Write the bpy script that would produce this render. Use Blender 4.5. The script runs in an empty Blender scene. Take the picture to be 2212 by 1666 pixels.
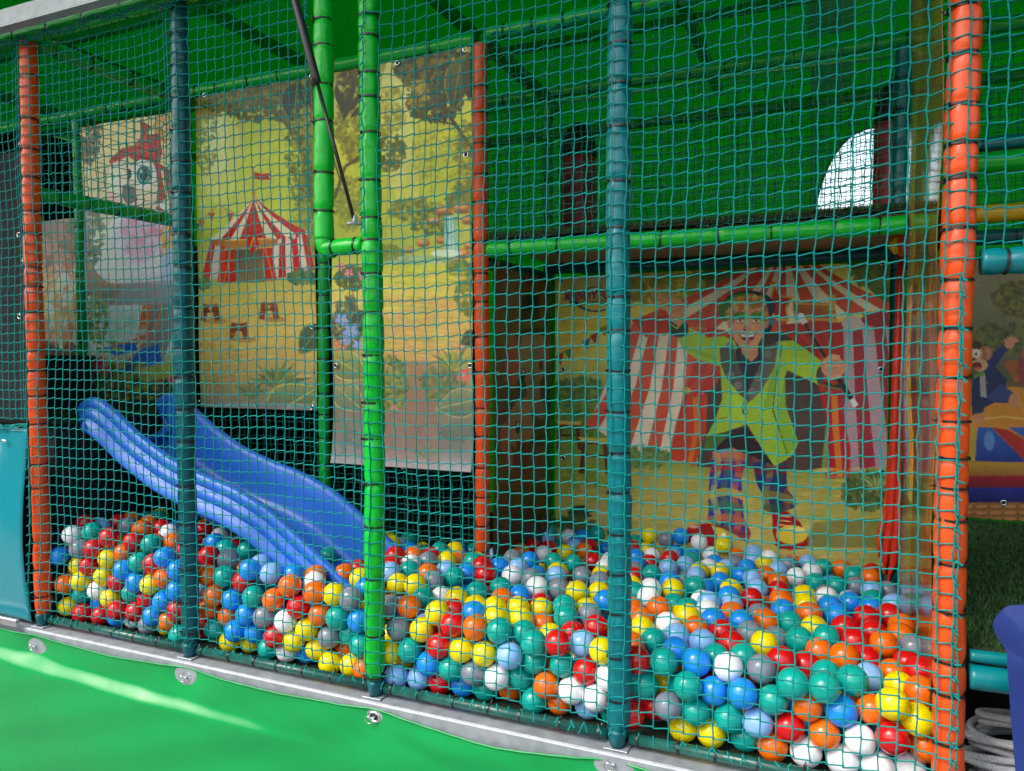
import bpy, math, random, numpy as np
from mathutils import Vector, Matrix
R = math.radians
S = bpy.context.scene
COL = S.collection
# ------------------------------------------------------------ camera
CF, YAW, PITCH, ROLL = 1598.376, -0.404768, -0.0383753, -0.0017199
CX, CY, CZ = 2.56368, -1.735611, 0.951195
_f = np.array([math.sin(YAW)*math.cos(PITCH), math.cos(YAW)*math.cos(PITCH), math.sin(PITCH)])
_r0 = np.array([math.cos(YAW), -math.sin(YAW), 0.0]); _u0 = np.cross(_r0, _f)
_c, _s = math.cos(ROLL), math.sin(ROLL)
_r = _c*_r0 + _s*_u0; _u = -_s*_r0 + _c*_u0
cam = bpy.data.cameras.new('camera'); cam.lens = 36*CF/2212; cam.sensor_width = 36
cam.clip_start = .02; cam.clip_end = 500
co = bpy.data.objects.new('camera', cam); COL.objects.link(co); S.camera = co
co.matrix_world = Matrix(((_r[0], _u[0], -_f[0], CX), (_r[1], _u[1], -_f[1], CY), (_r[2], _u[2], -_f[2], CZ), (0, 0, 0, 1)))
# ------------------------------------------------------------ world, sun, exposure
SUN_EL, SUN_AZ = 50, 222          # azimuth from +Y clockwise
w = bpy.data.worlds.new('World'); S.world = w; w.use_nodes = True
nt = w.node_tree; bg = nt.nodes['Background']
sky = nt.nodes.new('ShaderNodeTexSky'); sky.sky_type = 'NISHITA'; sky.sun_disc = False
sky.sun_elevation = R(SUN_EL); sky.sun_rotation = R(SUN_AZ); sky.air_density = 1.6; sky.dust_density = 4.0; sky.ozone_density = .7
hs = nt.nodes.new('ShaderNodeHueSaturation'); hs.inputs['Saturation'].default_value = .9
hs.inputs['Value'].default_value = .95; nt.links.new(sky.outputs[0], hs.inputs['Color']); nt.links.new(hs.outputs[0], bg.inputs[0]); bg.inputs[1].default_value = .15
sl = bpy.data.lights.new('sun', 'SUN'); sl.energy = 1.0; sl.angle = R(25); sl.color = (1, .97, .92)
so = bpy.data.objects.new('sun', sl); COL.objects.link(so)
_az = R(SUN_AZ); sd = Vector((math.sin(_az)*math.cos(R(SUN_EL)), math.cos(_az)*math.cos(R(SUN_EL)), math.sin(R(SUN_EL))))
so.rotation_euler = sd.to_track_quat('Z', 'Y').to_euler(); so.location = (2, -6, 6)
S.view_settings.view_transform = 'Standard'; S.view_settings.look = 'None'; S.view_settings.gamma = 1
S.view_settings.exposure = 1.52
# ------------------------------------------------------------ helpers
rnd = random.Random(5); NR = np.random.default_rng(11)
def tag(o, label=None, cat=None, group=None, kind=None):
    if label: o['label'] = label
    if cat: o['category'] = cat
    if group: o['group'] = group
    if kind: o['kind'] = kind
    return o
def empty(name, loc, label, cat, group=None):
    o = bpy.data.objects.new(name, None); COL.objects.link(o); o.location = loc
    o.empty_display_size = .05
    return tag(o, label, cat, group)
def mesh_np(name, V, F, mat, parent=None, smooth=True, loc=None, mats=None, midx=None):
    me = bpy.data.meshes.new(name); V = np.asarray(V, float)
    if isinstance(F, np.ndarray):
        me.vertices.add(len(V)); me.vertices.foreach_set('co', V.astype(np.float32).ravel())
        n, k = F.shape
        me.loops.add(n*k); me.loops.foreach_set('vertex_index', F.astype(np.int32).ravel())
        me.polygons.add(n); me.polygons.foreach_set('loop_start', np.arange(0, n*k, k, dtype=np.int32))
        me.polygons.foreach_set('loop_total', np.full(n, k, dtype=np.int32))
        me.update(calc_edges=True)
    else:
        me.from_pydata([tuple(v) for v in V], [], [tuple(f) for f in F]); me.update()
    if smooth: me.polygons.foreach_set('use_smooth', [True]*len(me.polygons))
    for m in (mats or [mat]): me.materials.append(m)
    if midx is not None: me.polygons.foreach_set('material_index', midx)
    o = bpy.data.objects.new(name, me); COL.objects.link(o)
    if parent: o.parent = parent
    if loc is not None: o.location = loc
    return o
class MB:
    def __init__(s): s.V = []; s.F = []; s.M = []
    def add(s, V, F, m=0):
        b = len(s.V); s.V += [tuple(v) for v in V]; s.F += [tuple(i+b for i in f) for f in F]; s.M += [m]*len(F)
    def box(s, x0, x1, y0, y1, z0, z1, bev=0.0, m=0, T=None):
        if bev <= 0:
            V = [(x, y, z) for x in (x0, x1) for y in (y0, y1) for z in (z0, z1)]
            F = [(0,1,3,2),(4,6,7,5),(0,4,5,1),(2,3,7,6),(0,2,6,4),(1,5,7,3)]
        else:
            b = bev; V = []; F = []
            X = (x0, x1); Y = (y0, y1); Z = (z0, z1)
            idx = {}
            for i in (0,1):
                for j in (0,1):
                    for k in (0,1):
                        sx, sy, sz = (1,-1)[i], (1,-1)[j], (1,-1)[k]
                        for a, dv in enumerate(((0,b,b),(b,0,b),(b,b,0))):
                            idx[i,j,k,a] = len(V); V.append((X[i]+sx*dv[0], Y[j]+sy*dv[1], Z[k]+sz*dv[2]))
            for i in (0,1):
                F.append([idx[i,j,k,0] for j,k in ((0,0),(0,1),(1,1),(1,0))])
                F.append([idx[j,i,k,1] for j,k in ((0,0),(0,1),(1,1),(1,0))])
                F.append([idx[j,k,i,2] for j,k in ((0,0),(0,1),(1,1),(1,0))])
            for i in (0,1):
                for j in (0,1):
                    F.append([idx[i,j,0,0], idx[i,j,1,0], idx[i,j,1,1], idx[i,j,0,1]])
                    F.append([idx[i,0,j,0], idx[i,1,j,0], idx[i,1,j,2], idx[i,0,j,2]])
                    F.append([idx[0,i,j,1], idx[1,i,j,1], idx[1,i,j,2], idx[0,i,j,2]])
                    for k in (0,1): F.append([idx[i,j,k,0], idx[i,j,k,1], idx[i,j,k,2]])
        if T is not None: V = [tuple(T @ Vector(v)) for v in V]
        s.add(V, F, m)
    def tube(s, pts, rad, n=8, m=0, cap=True, closed=False):
        pts = [Vector(p) for p in pts]; N = len(pts); V = []; F = []
        if not hasattr(rad, '__len__'): rad = [rad]*N
        up = None
        for i in range(N):
            if closed: t = pts[(i+1) % N]-pts[i-1]
            else: t = pts[min(i+1, N-1)]-pts[max(i-1, 0)]
            t.normalize()
            if up is None: up = t.orthogonal().normalized()
            else: up = (up - t*up.dot(t)).normalized()
            sd_ = t.cross(up)
            for k in range(n):
                a = 2*math.pi*k/n; V.append(pts[i]+(up*math.cos(a)+sd_*math.sin(a))*rad[i])
        for i in range(N if closed else N-1):
            for k in range(n):
                j = (i+1) % N
                F.append((i*n+k, i*n+(k+1) % n, j*n+(k+1) % n, j*n+k))
        if cap and not closed: F += [tuple(range(n-1, -1, -1)), tuple((N-1)*n+k for k in range(n))]
        s.add(V, F, m)
    def build(s, name, mat, parent=None, smooth=False, mats=None):
        o = mesh_np(name, s.V, s.F, mat, parent, smooth, mats=mats, midx=(s.M if mats else None))
        if not smooth or True:
            import bmesh
            bm = bmesh.new(); bm.from_mesh(o.data); bmesh.ops.recalc_face_normals(bm, faces=bm.faces); bm.to_mesh(o.data); bm.free()
        return o
# ------------------------------------------------------------ materials
def mat(name, color, rough=.5, metal=0, spec=.5, coat=0, bump=None, var=None, sheen=0):
    m = bpy.data.materials.new(name); m.use_nodes = True; t = m.node_tree; b = t.nodes['Principled BSDF']
    b.inputs['Base Color'].default_value = (*color, 1); b.inputs['Roughness'].default_value = rough
    b.inputs['Metallic'].default_value = metal; b.inputs['Specular IOR Level'].default_value = spec
    b.inputs['Coat Weight'].default_value = coat; b.inputs['Coat Roughness'].default_value = .12
    tc = t.nodes.new('ShaderNodeTexCoord')
    if bump:
        last = None
        for sc, st, di in bump:
            n = t.nodes.new('ShaderNodeTexNoise'); n.inputs['Scale'].default_value = sc; n.inputs['Detail'].default_value = 3
            t.links.new(tc.outputs['Object'], n.inputs['Vector'])
            bp = t.nodes.new('ShaderNodeBump'); bp.inputs['Strength'].default_value = st; bp.inputs['Distance'].default_value = di
            t.links.new(n.outputs[0], bp.inputs['Height'])
            if last: t.links.new(last.outputs[0], bp.inputs['Normal'])
            last = bp
        t.links.new(last.outputs[0], b.inputs['Normal'])
    if var:
        sc, lo, hi = var
        n = t.nodes.new('ShaderNodeTexNoise'); n.inputs['Scale'].default_value = sc; n.inputs['Detail'].default_value = 5
        t.links.new(tc.outputs['Object'], n.inputs['Vector'])
        r = t.nodes.new('ShaderNodeValToRGB')
        r.color_ramp.elements[0].position = .3; r.color_ramp.elements[1].position = .7
        r.color_ramp.elements[0].color = (*[c*lo for c in color], 1); r.color_ramp.elements[1].color = (*[min(1, c*hi) for c in color], 1)
        t.links.new(n.outputs[0], r.inputs[0]); t.links.new(r.outputs[0], b.inputs['Base Color'])
        mr = t.nodes.new('ShaderNodeMapRange'); mr.inputs[3].default_value = rough*.8; mr.inputs[4].default_value = min(1, rough*1.3)
        t.links.new(n.outputs[0], mr.inputs[0]); t.links.new(mr.outputs[0], b.inputs['Roughness'])
    return m
vin = [(9, .45, .014), (26, .35, .006), (90, .12, .0015)]
M = dict(
 orange=mat('orange_vinyl', (.66,.070,.009), .3, spec=.4, bump=vin, var=(6,.92,1.04)),
 teal=mat('teal_vinyl', (.0,.15,.175), .28, spec=.4, bump=vin, var=(6,.9,1.06)),
 tealg=mat('petrol_vinyl', (.0,.085,.10), .3, spec=.4, bump=vin, var=(6,.9,1.06)),
 green=mat('bright_green_vinyl', (.0,.42,.025), .28, spec=.4, bump=vin, var=(6,.93,1.05)),
 dgreen=mat('green_vinyl', (.0,.33,.035), .3, spec=.4, bump=vin, var=(6,.9,1.06)),
 tarp=mat('green_tarpaulin', (.0,.245,.055), .30, coat=.0, spec=.45, bump=[(3,.3,.03),(14,.12,.008),(180,.05,.0006)], var=(2,.94,1.04)),
 roof=mat('green_roof_cloth', (.0,.27,.035), .4, bump=[(2.5,.3,.04),(14,.1,.01)], var=(1.2,.9,1.05)),
 ttarp=mat('turquoise_tarpaulin', (.01,.20,.25), .2, spec=.5, bump=[(3,.35,.03)], var=(2,.93,1.05)),
 yellowv=mat('yellow_vinyl', (.75,.42,.01), .3, bump=vin),
 redv=mat('red_vinyl', (.62,.03,.012), .35, bump=vin),
 dred=mat('dark_red_vinyl', (.42,.01,.03), .45, bump=vin),
 bluev=mat('blue_vinyl', (.008,.022,.14), .35, bump=[(6,.5,.03),(50,.15,.003)]),
 black=mat('black_vinyl', (.012,.012,.013), .6, bump=vin),
 blackcloth=mat('black_cloth', (.006,.007,.007), .95),
 tie=mat('black_nylon', (.012,.012,.012), .35),
 steel=mat('galvanised_steel', (.33,.36,.40), .48, .5, bump=[(120,.25,.001)], var=(30,.82,1.12)),
 alu=mat('brushed_aluminium', (.62,.63,.65), .3, .9, bump=[(60,.1,.001)], var=(9,.75,1.15)),
 chrome=mat('chrome', (.75,.76,.78), .14, 1.0),
 pipe=mat('dark_green_pipe', (.008,.075,.06), .3, var=(20,.8,1.3)),
 net=mat('net_twine', (.0,.19,.18), .65, spec=.2, var=(25,.8,1.2)),
 netd=mat('dark_net_twine', (.0,.15,.12), .7, var=(25,.7,1.2)),  # darker twine for the nets further in
 slide=mat('blue_plastic', (.022,.155,.68), .36, bump=[(250,.35,.001),(40,.1,.002)], var=(5,.93,1.06)),
 ply=mat('plywood', (.30,.22,.11), .6, var=(8,.75,1.15)),
 hole=mat('eyelet_hole', (.01,.01,.01), .8),
 strut=mat('black_strut', (.02,.02,.022), .35, .3),
 turfb=mat('turf_backing', (.010,.022,.008), .95, bump=[(90,.8,.01)], var=(40,.6,1.6)),
 ground=mat('paving', (.17,.17,.16), .85, bump=[(30,.4,.01)], var=(1.5,.8,1.15)),
 floor=mat('pit_floor', (.03,.04,.03), .9, bump=[(80,.6,.01)]),
 meshs=mat('grey_mesh_cloth', (.022,.023,.026), .9, spec=.15, bump=[(300,.3,.002)], var=(40,.7,1.3)),
)
BC = dict(R=(.58,.005,.008), O=(.80,.145,.004), B=(.010,.255,.84), G=(.003,.35,.29), Y=(.80,.66,.002), L=(.25,.48,.88), W=(.82,.84,.88), S=(.20,.23,.28))
for k, c in BC.items():
    M['ball'+k] = mat('ball_plastic_'+k, c, .20, spec=.5, bump=[(18, .12, .006), (160, .05, .0006)], var=(30, .86, 1.06))
def translucent(m, col, k):
    t = m.node_tree; out = t.nodes['Material Output']; b = t.nodes['Principled BSDF']
    tr = t.nodes.new('ShaderNodeBsdfTranslucent'); tr.inputs[0].default_value = (*col, 1); mx = t.nodes.new('ShaderNodeMixShader'); mx.inputs[0].default_value = k
    t.links.new(b.outputs[0], mx.inputs[1]); t.links.new(tr.outputs[0], mx.inputs[2]); t.links.new(mx.outputs[0], out.inputs[0])
translucent(M['roof'], (.0,.36,.055), .46)
M['wallc'] = mat('green_wall_cloth', (.0,.34,.035), .45, bump=[(2.5,.3,.04)], var=(1.2,.9,1.05)); translucent(M['wallc'], (.0,.60,.05), .6)
# turf blades material
M['blade'] = mat('turf_blade', (.02,.07,.012), .6, var=(60,.5,1.8))
# ------------------------------------------------------------ sketch helper for the printed banners
def pix(x, y, ax, v):
    d = _f + _r*(x-1106)/CF - _u*(y-833)/CF; o = (CX, CY, CZ); t = (v-o[ax])/d[ax]
    return (o[0]+d[0]*t, o[1]+d[1]*t, o[2]+d[2]*t)
# ------------------------------------------------------------ padded tubes
def padded(name, p0, p1, rad, m, label, cat, group=None, ties=None, spacing=.135, parent=None, taper=False, seed=0, pinch=.14, nseg=20, tieheads=True, visible_ties=True):
    """foam tube wrapped in vinyl, pinched by cable ties"""
    rr = random.Random(seed+int(abs(p0[0]*31+p0[1]*17+p0[2]*7+p1[2]*3)*10))
    p0 = Vector(p0); p1 = Vector(p1); Ln = (p1-p0).length; ax = (p1-p0).normalized()
    if ties is None:
        ties = []; t = spacing*rr.uniform(.35, .7)
        while t < Ln-.03: ties.append(t); t += spacing*rr.uniform(.75, 1.3)
    n = max(12, int(Ln/.008)); a = ax.orthogonal().normalized()
    if abs(ax.z) > .9: a = Vector((1, 0, 0))
    b = ax.cross(a)
    s = np.linspace(0, Ln, n+1); th = np.linspace(0, 2*np.pi, nseg, endpoint=False)
    Sg, TH = np.meshgrid(s, th, indexing='ij')
    f = np.ones_like(Sg)
    f += .018*np.sin(Sg*23+rr.random()*6)+.012*np.sin(Sg*61+TH+rr.random()*6)
    for t in ties:
        dd = np.abs(Sg-t); ph = rr.random()*6
        f -= pinch*np.exp(-(dd/.010)**2)
        f += np.exp(-(dd/.030)**2)*.05*np.sin(TH*5+ph+Sg*9)*(dd > .004)
        f += np.exp(-(dd/.02)**2)*.032*np.sin(TH*9+ph*2)
    if taper: f *= 1-.45*np.clip((.05-Sg)/.05, 0, 1)**1.5*(1+.2*np.sin(TH*6))
    sag = .004*np.sin(Sg*3.1+rr.random()*6)
    V = np.array(p0)[None, None]+np.array(ax)*Sg[..., None]+(np.array(a)*(np.cos(TH)*f*rad+sag)[..., None])+(np.array(b)*(np.sin(TH)*f*rad)[..., None])
    V = V.reshape(-1, 3); k = nseg
    I, K = np.meshgrid(np.arange(n), np.arange(k), indexing='ij')
    F = np.stack([I*k+K, I*k+(K+1) % k, (I+1)*k+(K+1) % k, (I+1)*k+K], -1).reshape(-1, 4)
    F = F[:, ::-1] if True else F
    F = [tuple(r) for r in F.tolist()]+[tuple(range(k)), tuple(n*k+j for j in range(k-1, -1, -1))]
    root = parent
    if parent is None:
        root = bpy.data.objects.new(name, None); COL.objects.link(root); root.location = p0; root.empty_display_size = .05
        tag(root, label, cat, group)
        o = mesh_np('padding', V-np.array(p0), F, m, root)
    else:
        o = mesh_np(name, V-np.array(parent.location), F, m, parent)
    if visible_ties:
        for t in ties:
            P = p0+ax*t-Vector(root.location)
            tie(root, P, ax, rad*(1-pinch)+.0025, rr)
    return root
_tie_me = {}
def tie(root, P, ax, r, rr):
    key = round(r, 3)
    if key not in _tie_me:
        mb = MB(); N = 28; w_, h_ = .0024, .0012
        V = []; F = []
        for i in range(N):
            a = 2*math.pi*i/N
            for dr, dz in ((-h_, -w_), (h_, -w_), (h_, w_), (-h_, w_)): V.append(((r+dr)*math.cos(a), (r+dr)*math.sin(a), dz))
        for i in range(N):
            j = (i+1) % N
            for q in range(4): F.append((i*4+q, i*4+(q+1) % 4, j*4+(q+1) % 4, j*4+q))
        mb.add(V, F); mb.box(r-.002, r+.005, -.004, .004, -.0035, .0035, .001)
        mb.tube([(r+.003, .003, 0), (r+.010, .008, .001)], .0014, 4)
        me = mb.build('cable_tie', M['tie'])
        _tie_me[key] = me.data; bpy.data.objects.remove(me)
    o = bpy.data.objects.new('cable_tie', _tie_me[key]); COL.objects.link(o); o.parent = root
    q = ax.to_track_quat('Z', 'Y') @ Matrix.Rotation(rr.uniform(-.6, 1.2), 4, 'Z').to_quaternion() @ Matrix.Rotation(rr.uniform(-.09, .09), 4, 'X').to_quaternion()
    o.rotation_mode = 'QUATERNION'; o.rotation_quaternion = q; o.location = P
    return o
# ------------------------------------------------------------ nets
def prism(Aa, Bb, r):
    """square twine segments from Aa to Bb (n,3)"""
    d = Bb-Aa; d /= (np.linalg.norm(d, axis=1, keepdims=True)+1e-9)
    ref = np.where(np.abs(d[:, 1:2]) > .9, np.array([[1., 0, 0]]), np.array([[0., 1, 0]]))
    u = np.cross(d, ref); u /= (np.linalg.norm(u, axis=1, keepdims=True)+1e-9); v = np.cross(d, u)
    n = len(Aa); V = np.empty((n, 10, 3))
    for k in range(5):
        a = 2*math.pi*k/5; o = (u*math.cos(a)+v*math.sin(a))*r
        V[:, k] = Aa+o; V[:, 5+k] = Bb+o
    base = (np.arange(n)*10)[:, None]
    F = np.concatenate([base+np.array([[k, 5+k, 5+(k+1) % 5, (k+1) % 5]]) for k in range(5)])
    return V.reshape(-1, 3), F
def net(name, fn, us, vs, label, m=None, rad=.0014, mask=None, hexa=0.0, jit=.0015, fringe=(), fill=None, seed=1, knots=True, group=None, cell=.034, parent=None):
    """fn(U,V)->pos, arrays; node grid us x vs; mask(U,V)->bool"""
    g = np.random.default_rng(seed)
    U, Vv = np.meshgrid(us, vs, indexing='ij'); nu, nv = U.shape
    I, J = np.meshgrid(np.arange(nu), np.arange(nv), indexing='ij')
    ph = g.random(8)*6
    U = U+g.normal(0, jit, U.shape)+.0007*((J % 2)*2-1)*(1+hexa)+.003*np.sin(Vv*5+ph[0]+U*2)+.0012*np.sin(Vv*19+ph[1]+U*5)
    Vv = Vv+g.normal(0, jit*.8, U.shape)+hexa*.0022*(((I+J) % 2)*2-1)+.004*np.sin(U*7+ph[2]+Vv*2)+.002*np.sin(U*19+ph[3])
    e = .0024
    C = fn(U, Vv); Up = fn(U, Vv+e); Dn = fn(U, Vv-e)
    ok = np.ones(U.shape, bool) if mask is None else mask(U, Vv)
    A_, B_, RR = [], [], []
    def seg(a, b, k):
        a = a[k]; b = b[k]
        A_.append(a); B_.append(b)
    kh = ok[:-1]&ok[1:]; seg(Dn[:-1], Up[1:], kh)
    kv = ok[:, :-1]&ok[:, 1:]; seg(Up[:, :-1], Dn[:, 1:], kv)
    a, f = prism(np.concatenate(A_), np.concatenate(B_), rad)
    k2 = ok; a2, f2 = prism(Dn[k2], Up[k2], rad*1.55)
    V = np.concatenate([a, a2]); F = np.concatenate([f, f2+len(a)])
    if len(fringe):
        fa = np.array([x[0] for x in fringe]); fb = np.array([x[1] for x in fringe])
        mid = (fa+fb)/2+g.normal(0, .002, fa.shape)
        a3, f3 = prism(fa, mid, rad*1.15); F = np.concatenate([F, f3+len(V)]); V = np.concatenate([V, a3])
        a3, f3 = prism(mid, fb, rad*1.3); F = np.concatenate([F, f3+len(V)]); V = np.concatenate([V, a3])
    o = mesh_np(name, V, F, m or M['net'], parent)
    if parent is None: tag(o, label, 'safety net', group)
    return o
# ------------------------------------------------------------ the setting
mb = MB(); mb.box(-150, 150, -150, 150, -.95, -.85)
tag(mb.build('ground', M['ground']), kind='structure')
mb = MB(); mb.box(-3, 5.2, .03, 2.5, -.06, -.004)
tag(mb.build('floor', M['floor']), kind='structure')
# unseen leafy screen added behind the camera to darken reflections in the vinyl
gh = np.random.default_rng(9); u, v = np.meshgrid(np.linspace(0, 1, 120), np.linspace(0, 1, 30), indexing='ij')
aa = (u-.5)*3.6; rad_ = 9.5+gh.normal(0, .18, u.shape); hh = 1.6+.4*np.sin(u*31)+.5*np.sin(u*77+2)
Vh = np.stack([2+rad_*np.sin(aa), -rad_*np.cos(aa)+1.0*np.sin(v*3.14)-1.0, -.9+(hh+.9)*np.sin(v*math.pi*.5)], -1)
Vh = np.concatenate([Vh.reshape(-1, 3), (Vh+np.array([0, -1.5, 0])).reshape(-1, 3)])
i_, j_ = np.meshgrid(np.arange(119), np.arange(29), indexing='ij'); Fh = np.stack([i_*30+j_, (i_+1)*30+j_, (i_+1)*30+j_+1, i_*30+j_+1], -1).reshape(-1, 4)
M['added_hedge'] = mat('added_hedge_leaves', (.025,.045,.018), .9, var=(3,.5,1.5))
tag(mesh_np('added_hedge', Vh, np.concatenate([Fh, Fh+3600]), M['added_hedge']), 'long dark leafy screen added out of view to darken reflections', 'added_hedge')
# ------------------------------------------------------------ printed banners, painted into a colour attribute
PITCH_M = .0031
def lin(c):
    c = np.array(c, float)/255
    return np.where(c <= .04045, c/12.92, ((c+.055)/1.055)**2.4)
def vnoise(h, w, sc, seed, octv=4):
    g = np.random.default_rng(seed); out = np.zeros((h, w)); amp = 1; tot = 0
    for o in range(octv):
        gh, gw = int(h/sc)+3, int(w/sc)+3; n = g.random((gh, gw))
        y = np.arange(h)/sc; x = np.arange(w)/sc; yi = y.astype(int); xi = x.astype(int)
        fy = (y-yi)[:, None]; fx = (x-xi)[None]; fy = fy*fy*(3-2*fy); fx = fx*fx*(3-2*fx)
        a = n[yi][:, xi]; b = n[yi][:, xi+1]; c = n[yi+1][:, xi]; d = n[yi+1][:, xi+1]
        out += amp*((a*(1-fx)+b*fx)*(1-fy)+(c*(1-fx)+d*fx)*fy); tot += amp; amp *= .5; sc = max(1.5, sc/2)
    return out/tot
class Art:
    """u runs along the banner, v downwards; shapes are given in sketch units mapped on the banner's plane"""
    def __init__(s, ax, at, u0, u1, z0, z1, tr=None, seed=0):
        s.ax, s.at, s.u0, s.u1, s.z0, s.z1 = ax, at, u0, u1, z0, z1
        s.w = int(abs(u1-u0)/PITCH_M)+1; s.h = int((z1-z0)/PITCH_M)+1
        s.I = np.zeros((s.h, s.w, 3)); s.tr = tr or (lambda x, y: (x, y)); s.g = np.random.default_rng(seed); s.seed = seed
    def uv(s, x, y):
        x, y = s.tr(x, y); q = pix(x, y, s.ax, s.at); u = q[0] if s.ax == 1 else q[1]
        return ((u-s.u0)/(s.u1-s.u0)*(s.w-1), (s.z1-q[2])/(s.z1-s.z0)*(s.h-1))
    def mask(s, pts):
        P = np.array(pts); x0 = max(0, int(P[:, 0].min())-1); x1 = min(s.w, int(P[:, 0].max())+2)
        y0 = max(0, int(P[:, 1].min())-1); y1 = min(s.h, int(P[:, 1].max())+2)
        if x1 <= x0 or y1 <= y0: return None
        acc = np.zeros((y1-y0, x1-x0)); Q = np.roll(P, -1, 0)
        for oy in (-.25, .25):
            yy = np.arange(y0, y1)[:, None]+oy
            c = (P[:, 1][None] > yy) != (Q[:, 1][None] > yy)
            with np.errstate(divide='ignore', invalid='ignore'):
                xs = P[:, 0]+(yy-P[:, 1])*(Q[:, 0]-P[:, 0])/(Q[:, 1]-P[:, 1])
            xs = np.where(c, xs, 1e9)
            for ox in (-.25, .25):
                xx = np.arange(x0, x1)+ox
                acc += ((xs[:, :, None] < xx[None, None]).sum(1) % 2)*.25
        return (slice(y0, y1), slice(x0, x1)), acc
    def paint(s, m, col, al=1, c2=None, dirn='v'):
        if m is None: return
        sl_, a = m; a = (a*al)[..., None]; c = lin(col)
        if c2 is not None:
            h, w_ = a.shape[:2]; t = (np.linspace(0, 1, h)[:, None, None] if dirn == 'v' else np.linspace(0, 1, w_)[None, :, None])
            c = c*(1-t)+lin(c2)*t
        s.I[sl_] = s.I[sl_]*(1-a)+c*a
    def poly(s, pts, col, al=1, c2=None, dirn='v'): s.paint(s.mask([s.uv(*p) for p in pts]), col, al, c2, dirn)
    def ell(s, x, y, rx, ry, col, ang=0, al=1, c2=None, n=18):
        ca, sa = math.cos(ang), math.sin(ang)
        s.poly([(x+rx*math.cos(t)*ca-ry*math.sin(t)*sa, y+rx*math.cos(t)*sa+ry*math.sin(t)*ca) for t in [2*math.pi*k/n for k in range(n)]], col, al, c2)
    def line(s, pts, wd, col, al=1, taper=0):
        for i in range(len(pts)-1):
            (x0, y0), (x1, y1) = pts[i], pts[i+1]; d = math.hypot(x1-x0, y1-y0)+1e-6; k0 = wd*(1-taper*i/len(pts))/2; k1 = wd*(1-taper*(i+1)/len(pts))/2
            nx, ny = -(y1-y0)/d, (x1-x0)/d
            s.poly([(x0+nx*k0, y0+ny*k0), (x1+nx*k1, y1+ny*k1), (x1-nx*k1, y1-ny*k1), (x0-nx*k0, y0-ny*k0)], col, al)
    def grad(s, stops):
        """vertical gradient, stops: (y sketch, colour)"""
        x = .5*(s.w-1); ys = [s.uvm(y) for y, _ in stops]; cs = [lin(c) for _, c in stops]
        yy = np.arange(s.h); s.I[:] = np.stack([np.interp(yy, ys, [c[k] for c in cs]) for k in range(3)], -1)[:, None]
    def uvm(s, y):
        return s.uv(s.midx, y)[1]
    def blot(s, n, box, size, cols, al=.9, asp=.5, ang=(0, 3.14)):
        for _ in range(n):
            x = s.g.uniform(box[0], box[2]); y = s.g.uniform(box[1], box[3]); r = s.g.uniform(*size)
            s.leaf(x, y, r, r*asp, s.g.uniform(*ang), cols[s.g.integers(len(cols))], al)
    def leaf(s, x, y, a, b, ang, col, al=1):
        ca, sa = math.cos(ang), math.sin(ang)
        s.poly([(x+p*a*ca-q*b*sa, y+p*a*sa+q*b*ca) for p, q in ((-1,0),(-.5,.8),(.1,1),(.7,.55),(1.05,0),(.7,-.55),(.1,-1),(-.5,-.8))], col, al)
    def cloud(s, x, y, rx, ry, n, size, cols, al=.85):
        for _ in range(n):
            a = s.g.uniform(0, 6.28); k = s.g.random()**.5
            s.leaf(x+rx*k*math.cos(a), y+ry*k*math.sin(a), *(lambda r: (r, r*.6))(s.g.uniform(*size)), s.g.uniform(0, 3.14), cols[s.g.integers(len(cols))], al)
    def bigleaf(s, x, y, L_, W_, ang, c1, c2, rim=None):
        ca, sa = math.cos(ang), math.sin(ang)
        T = lambda p, q: (x+p*ca-q*sa, y+p*sa+q*ca)
        up = [(t*L_, -W_*math.sin(math.pi*t**.8)) for t in np.linspace(0, 1, 12)]; lo = [(t*L_, W_*math.sin(math.pi*t**.8)) for t in np.linspace(1, 0, 12)]
        if rim is not None: s.poly([T(p*1.02, q*1.1) for p, q in up+lo], rim)
        s.poly([T(*p) for p in up+lo], c1, 1, c2)
        s.line([T(0, 0), T(L_*.97, 0)], max(1.2, W_*.07), rim if rim is not None else c2)
        for k in np.linspace(.12, .85, 7):
            for sg in (-1, 1): s.line([T(k*L_, 0), T(min(1, k+.16)*L_, sg*W_*.8*math.sin(math.pi*k**.8))], max(.8, W_*.03), c2, .8)
    def spikes(s, x, y, n, r, wd, cols, a0=-2.9, a1=-.25):
        for k in range(n):
            a = a0+(a1-a0)*(k+s.g.uniform(.2, .8))/n; rr = r*s.g.uniform(.7, 1.1)
            tx, ty = x+rr*math.cos(a), y+rr*math.sin(a)*.9; nx, ny = -math.sin(a)*wd, math.cos(a)*wd
            s.poly([(x+nx, y+ny), ((x+tx)/2+nx*1.3, (y+ty)/2+ny*1.3-4), (tx, ty), ((x+tx)/2-nx*1.3, (y+ty)/2-ny*1.3-4), (x-nx, y-ny)], cols[k % len(cols)])
    def flower(s, x, y, r, col, cen=(240, 200, 90)):
        for k in range(5):
            a = k*1.2566+.3; s.leaf(x+r*.55*math.cos(a), y+r*.55*math.sin(a), r*.5, r*.32, a, col)
        s.ell(x, y, r*.2, r*.2, cen)
    def tex(s, amt=.13, sc=18, hf=.05):
        g = s.g; n = int(s.h*s.w/170)
        ys = g.integers(2, s.h-3, n); xs = g.integers(3, s.w-4, n)
        sm = s.I[ys, xs]*(1+g.normal(0, .13, (n, 1)))+g.normal(0, .006, (n, 3))
        for y, x, c in zip(ys, xs, sm):
            s.I[y:y+2, x-2:x+3] = s.I[y:y+2, x-2:x+3]*.5+c*.5
        s.I = np.clip(s.I, 0, 1)
        n = vnoise(s.h, s.w, sc, s.seed+5)-.5; n2 = vnoise(s.h, s.w, 3, s.seed+9, 1)-.5
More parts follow.
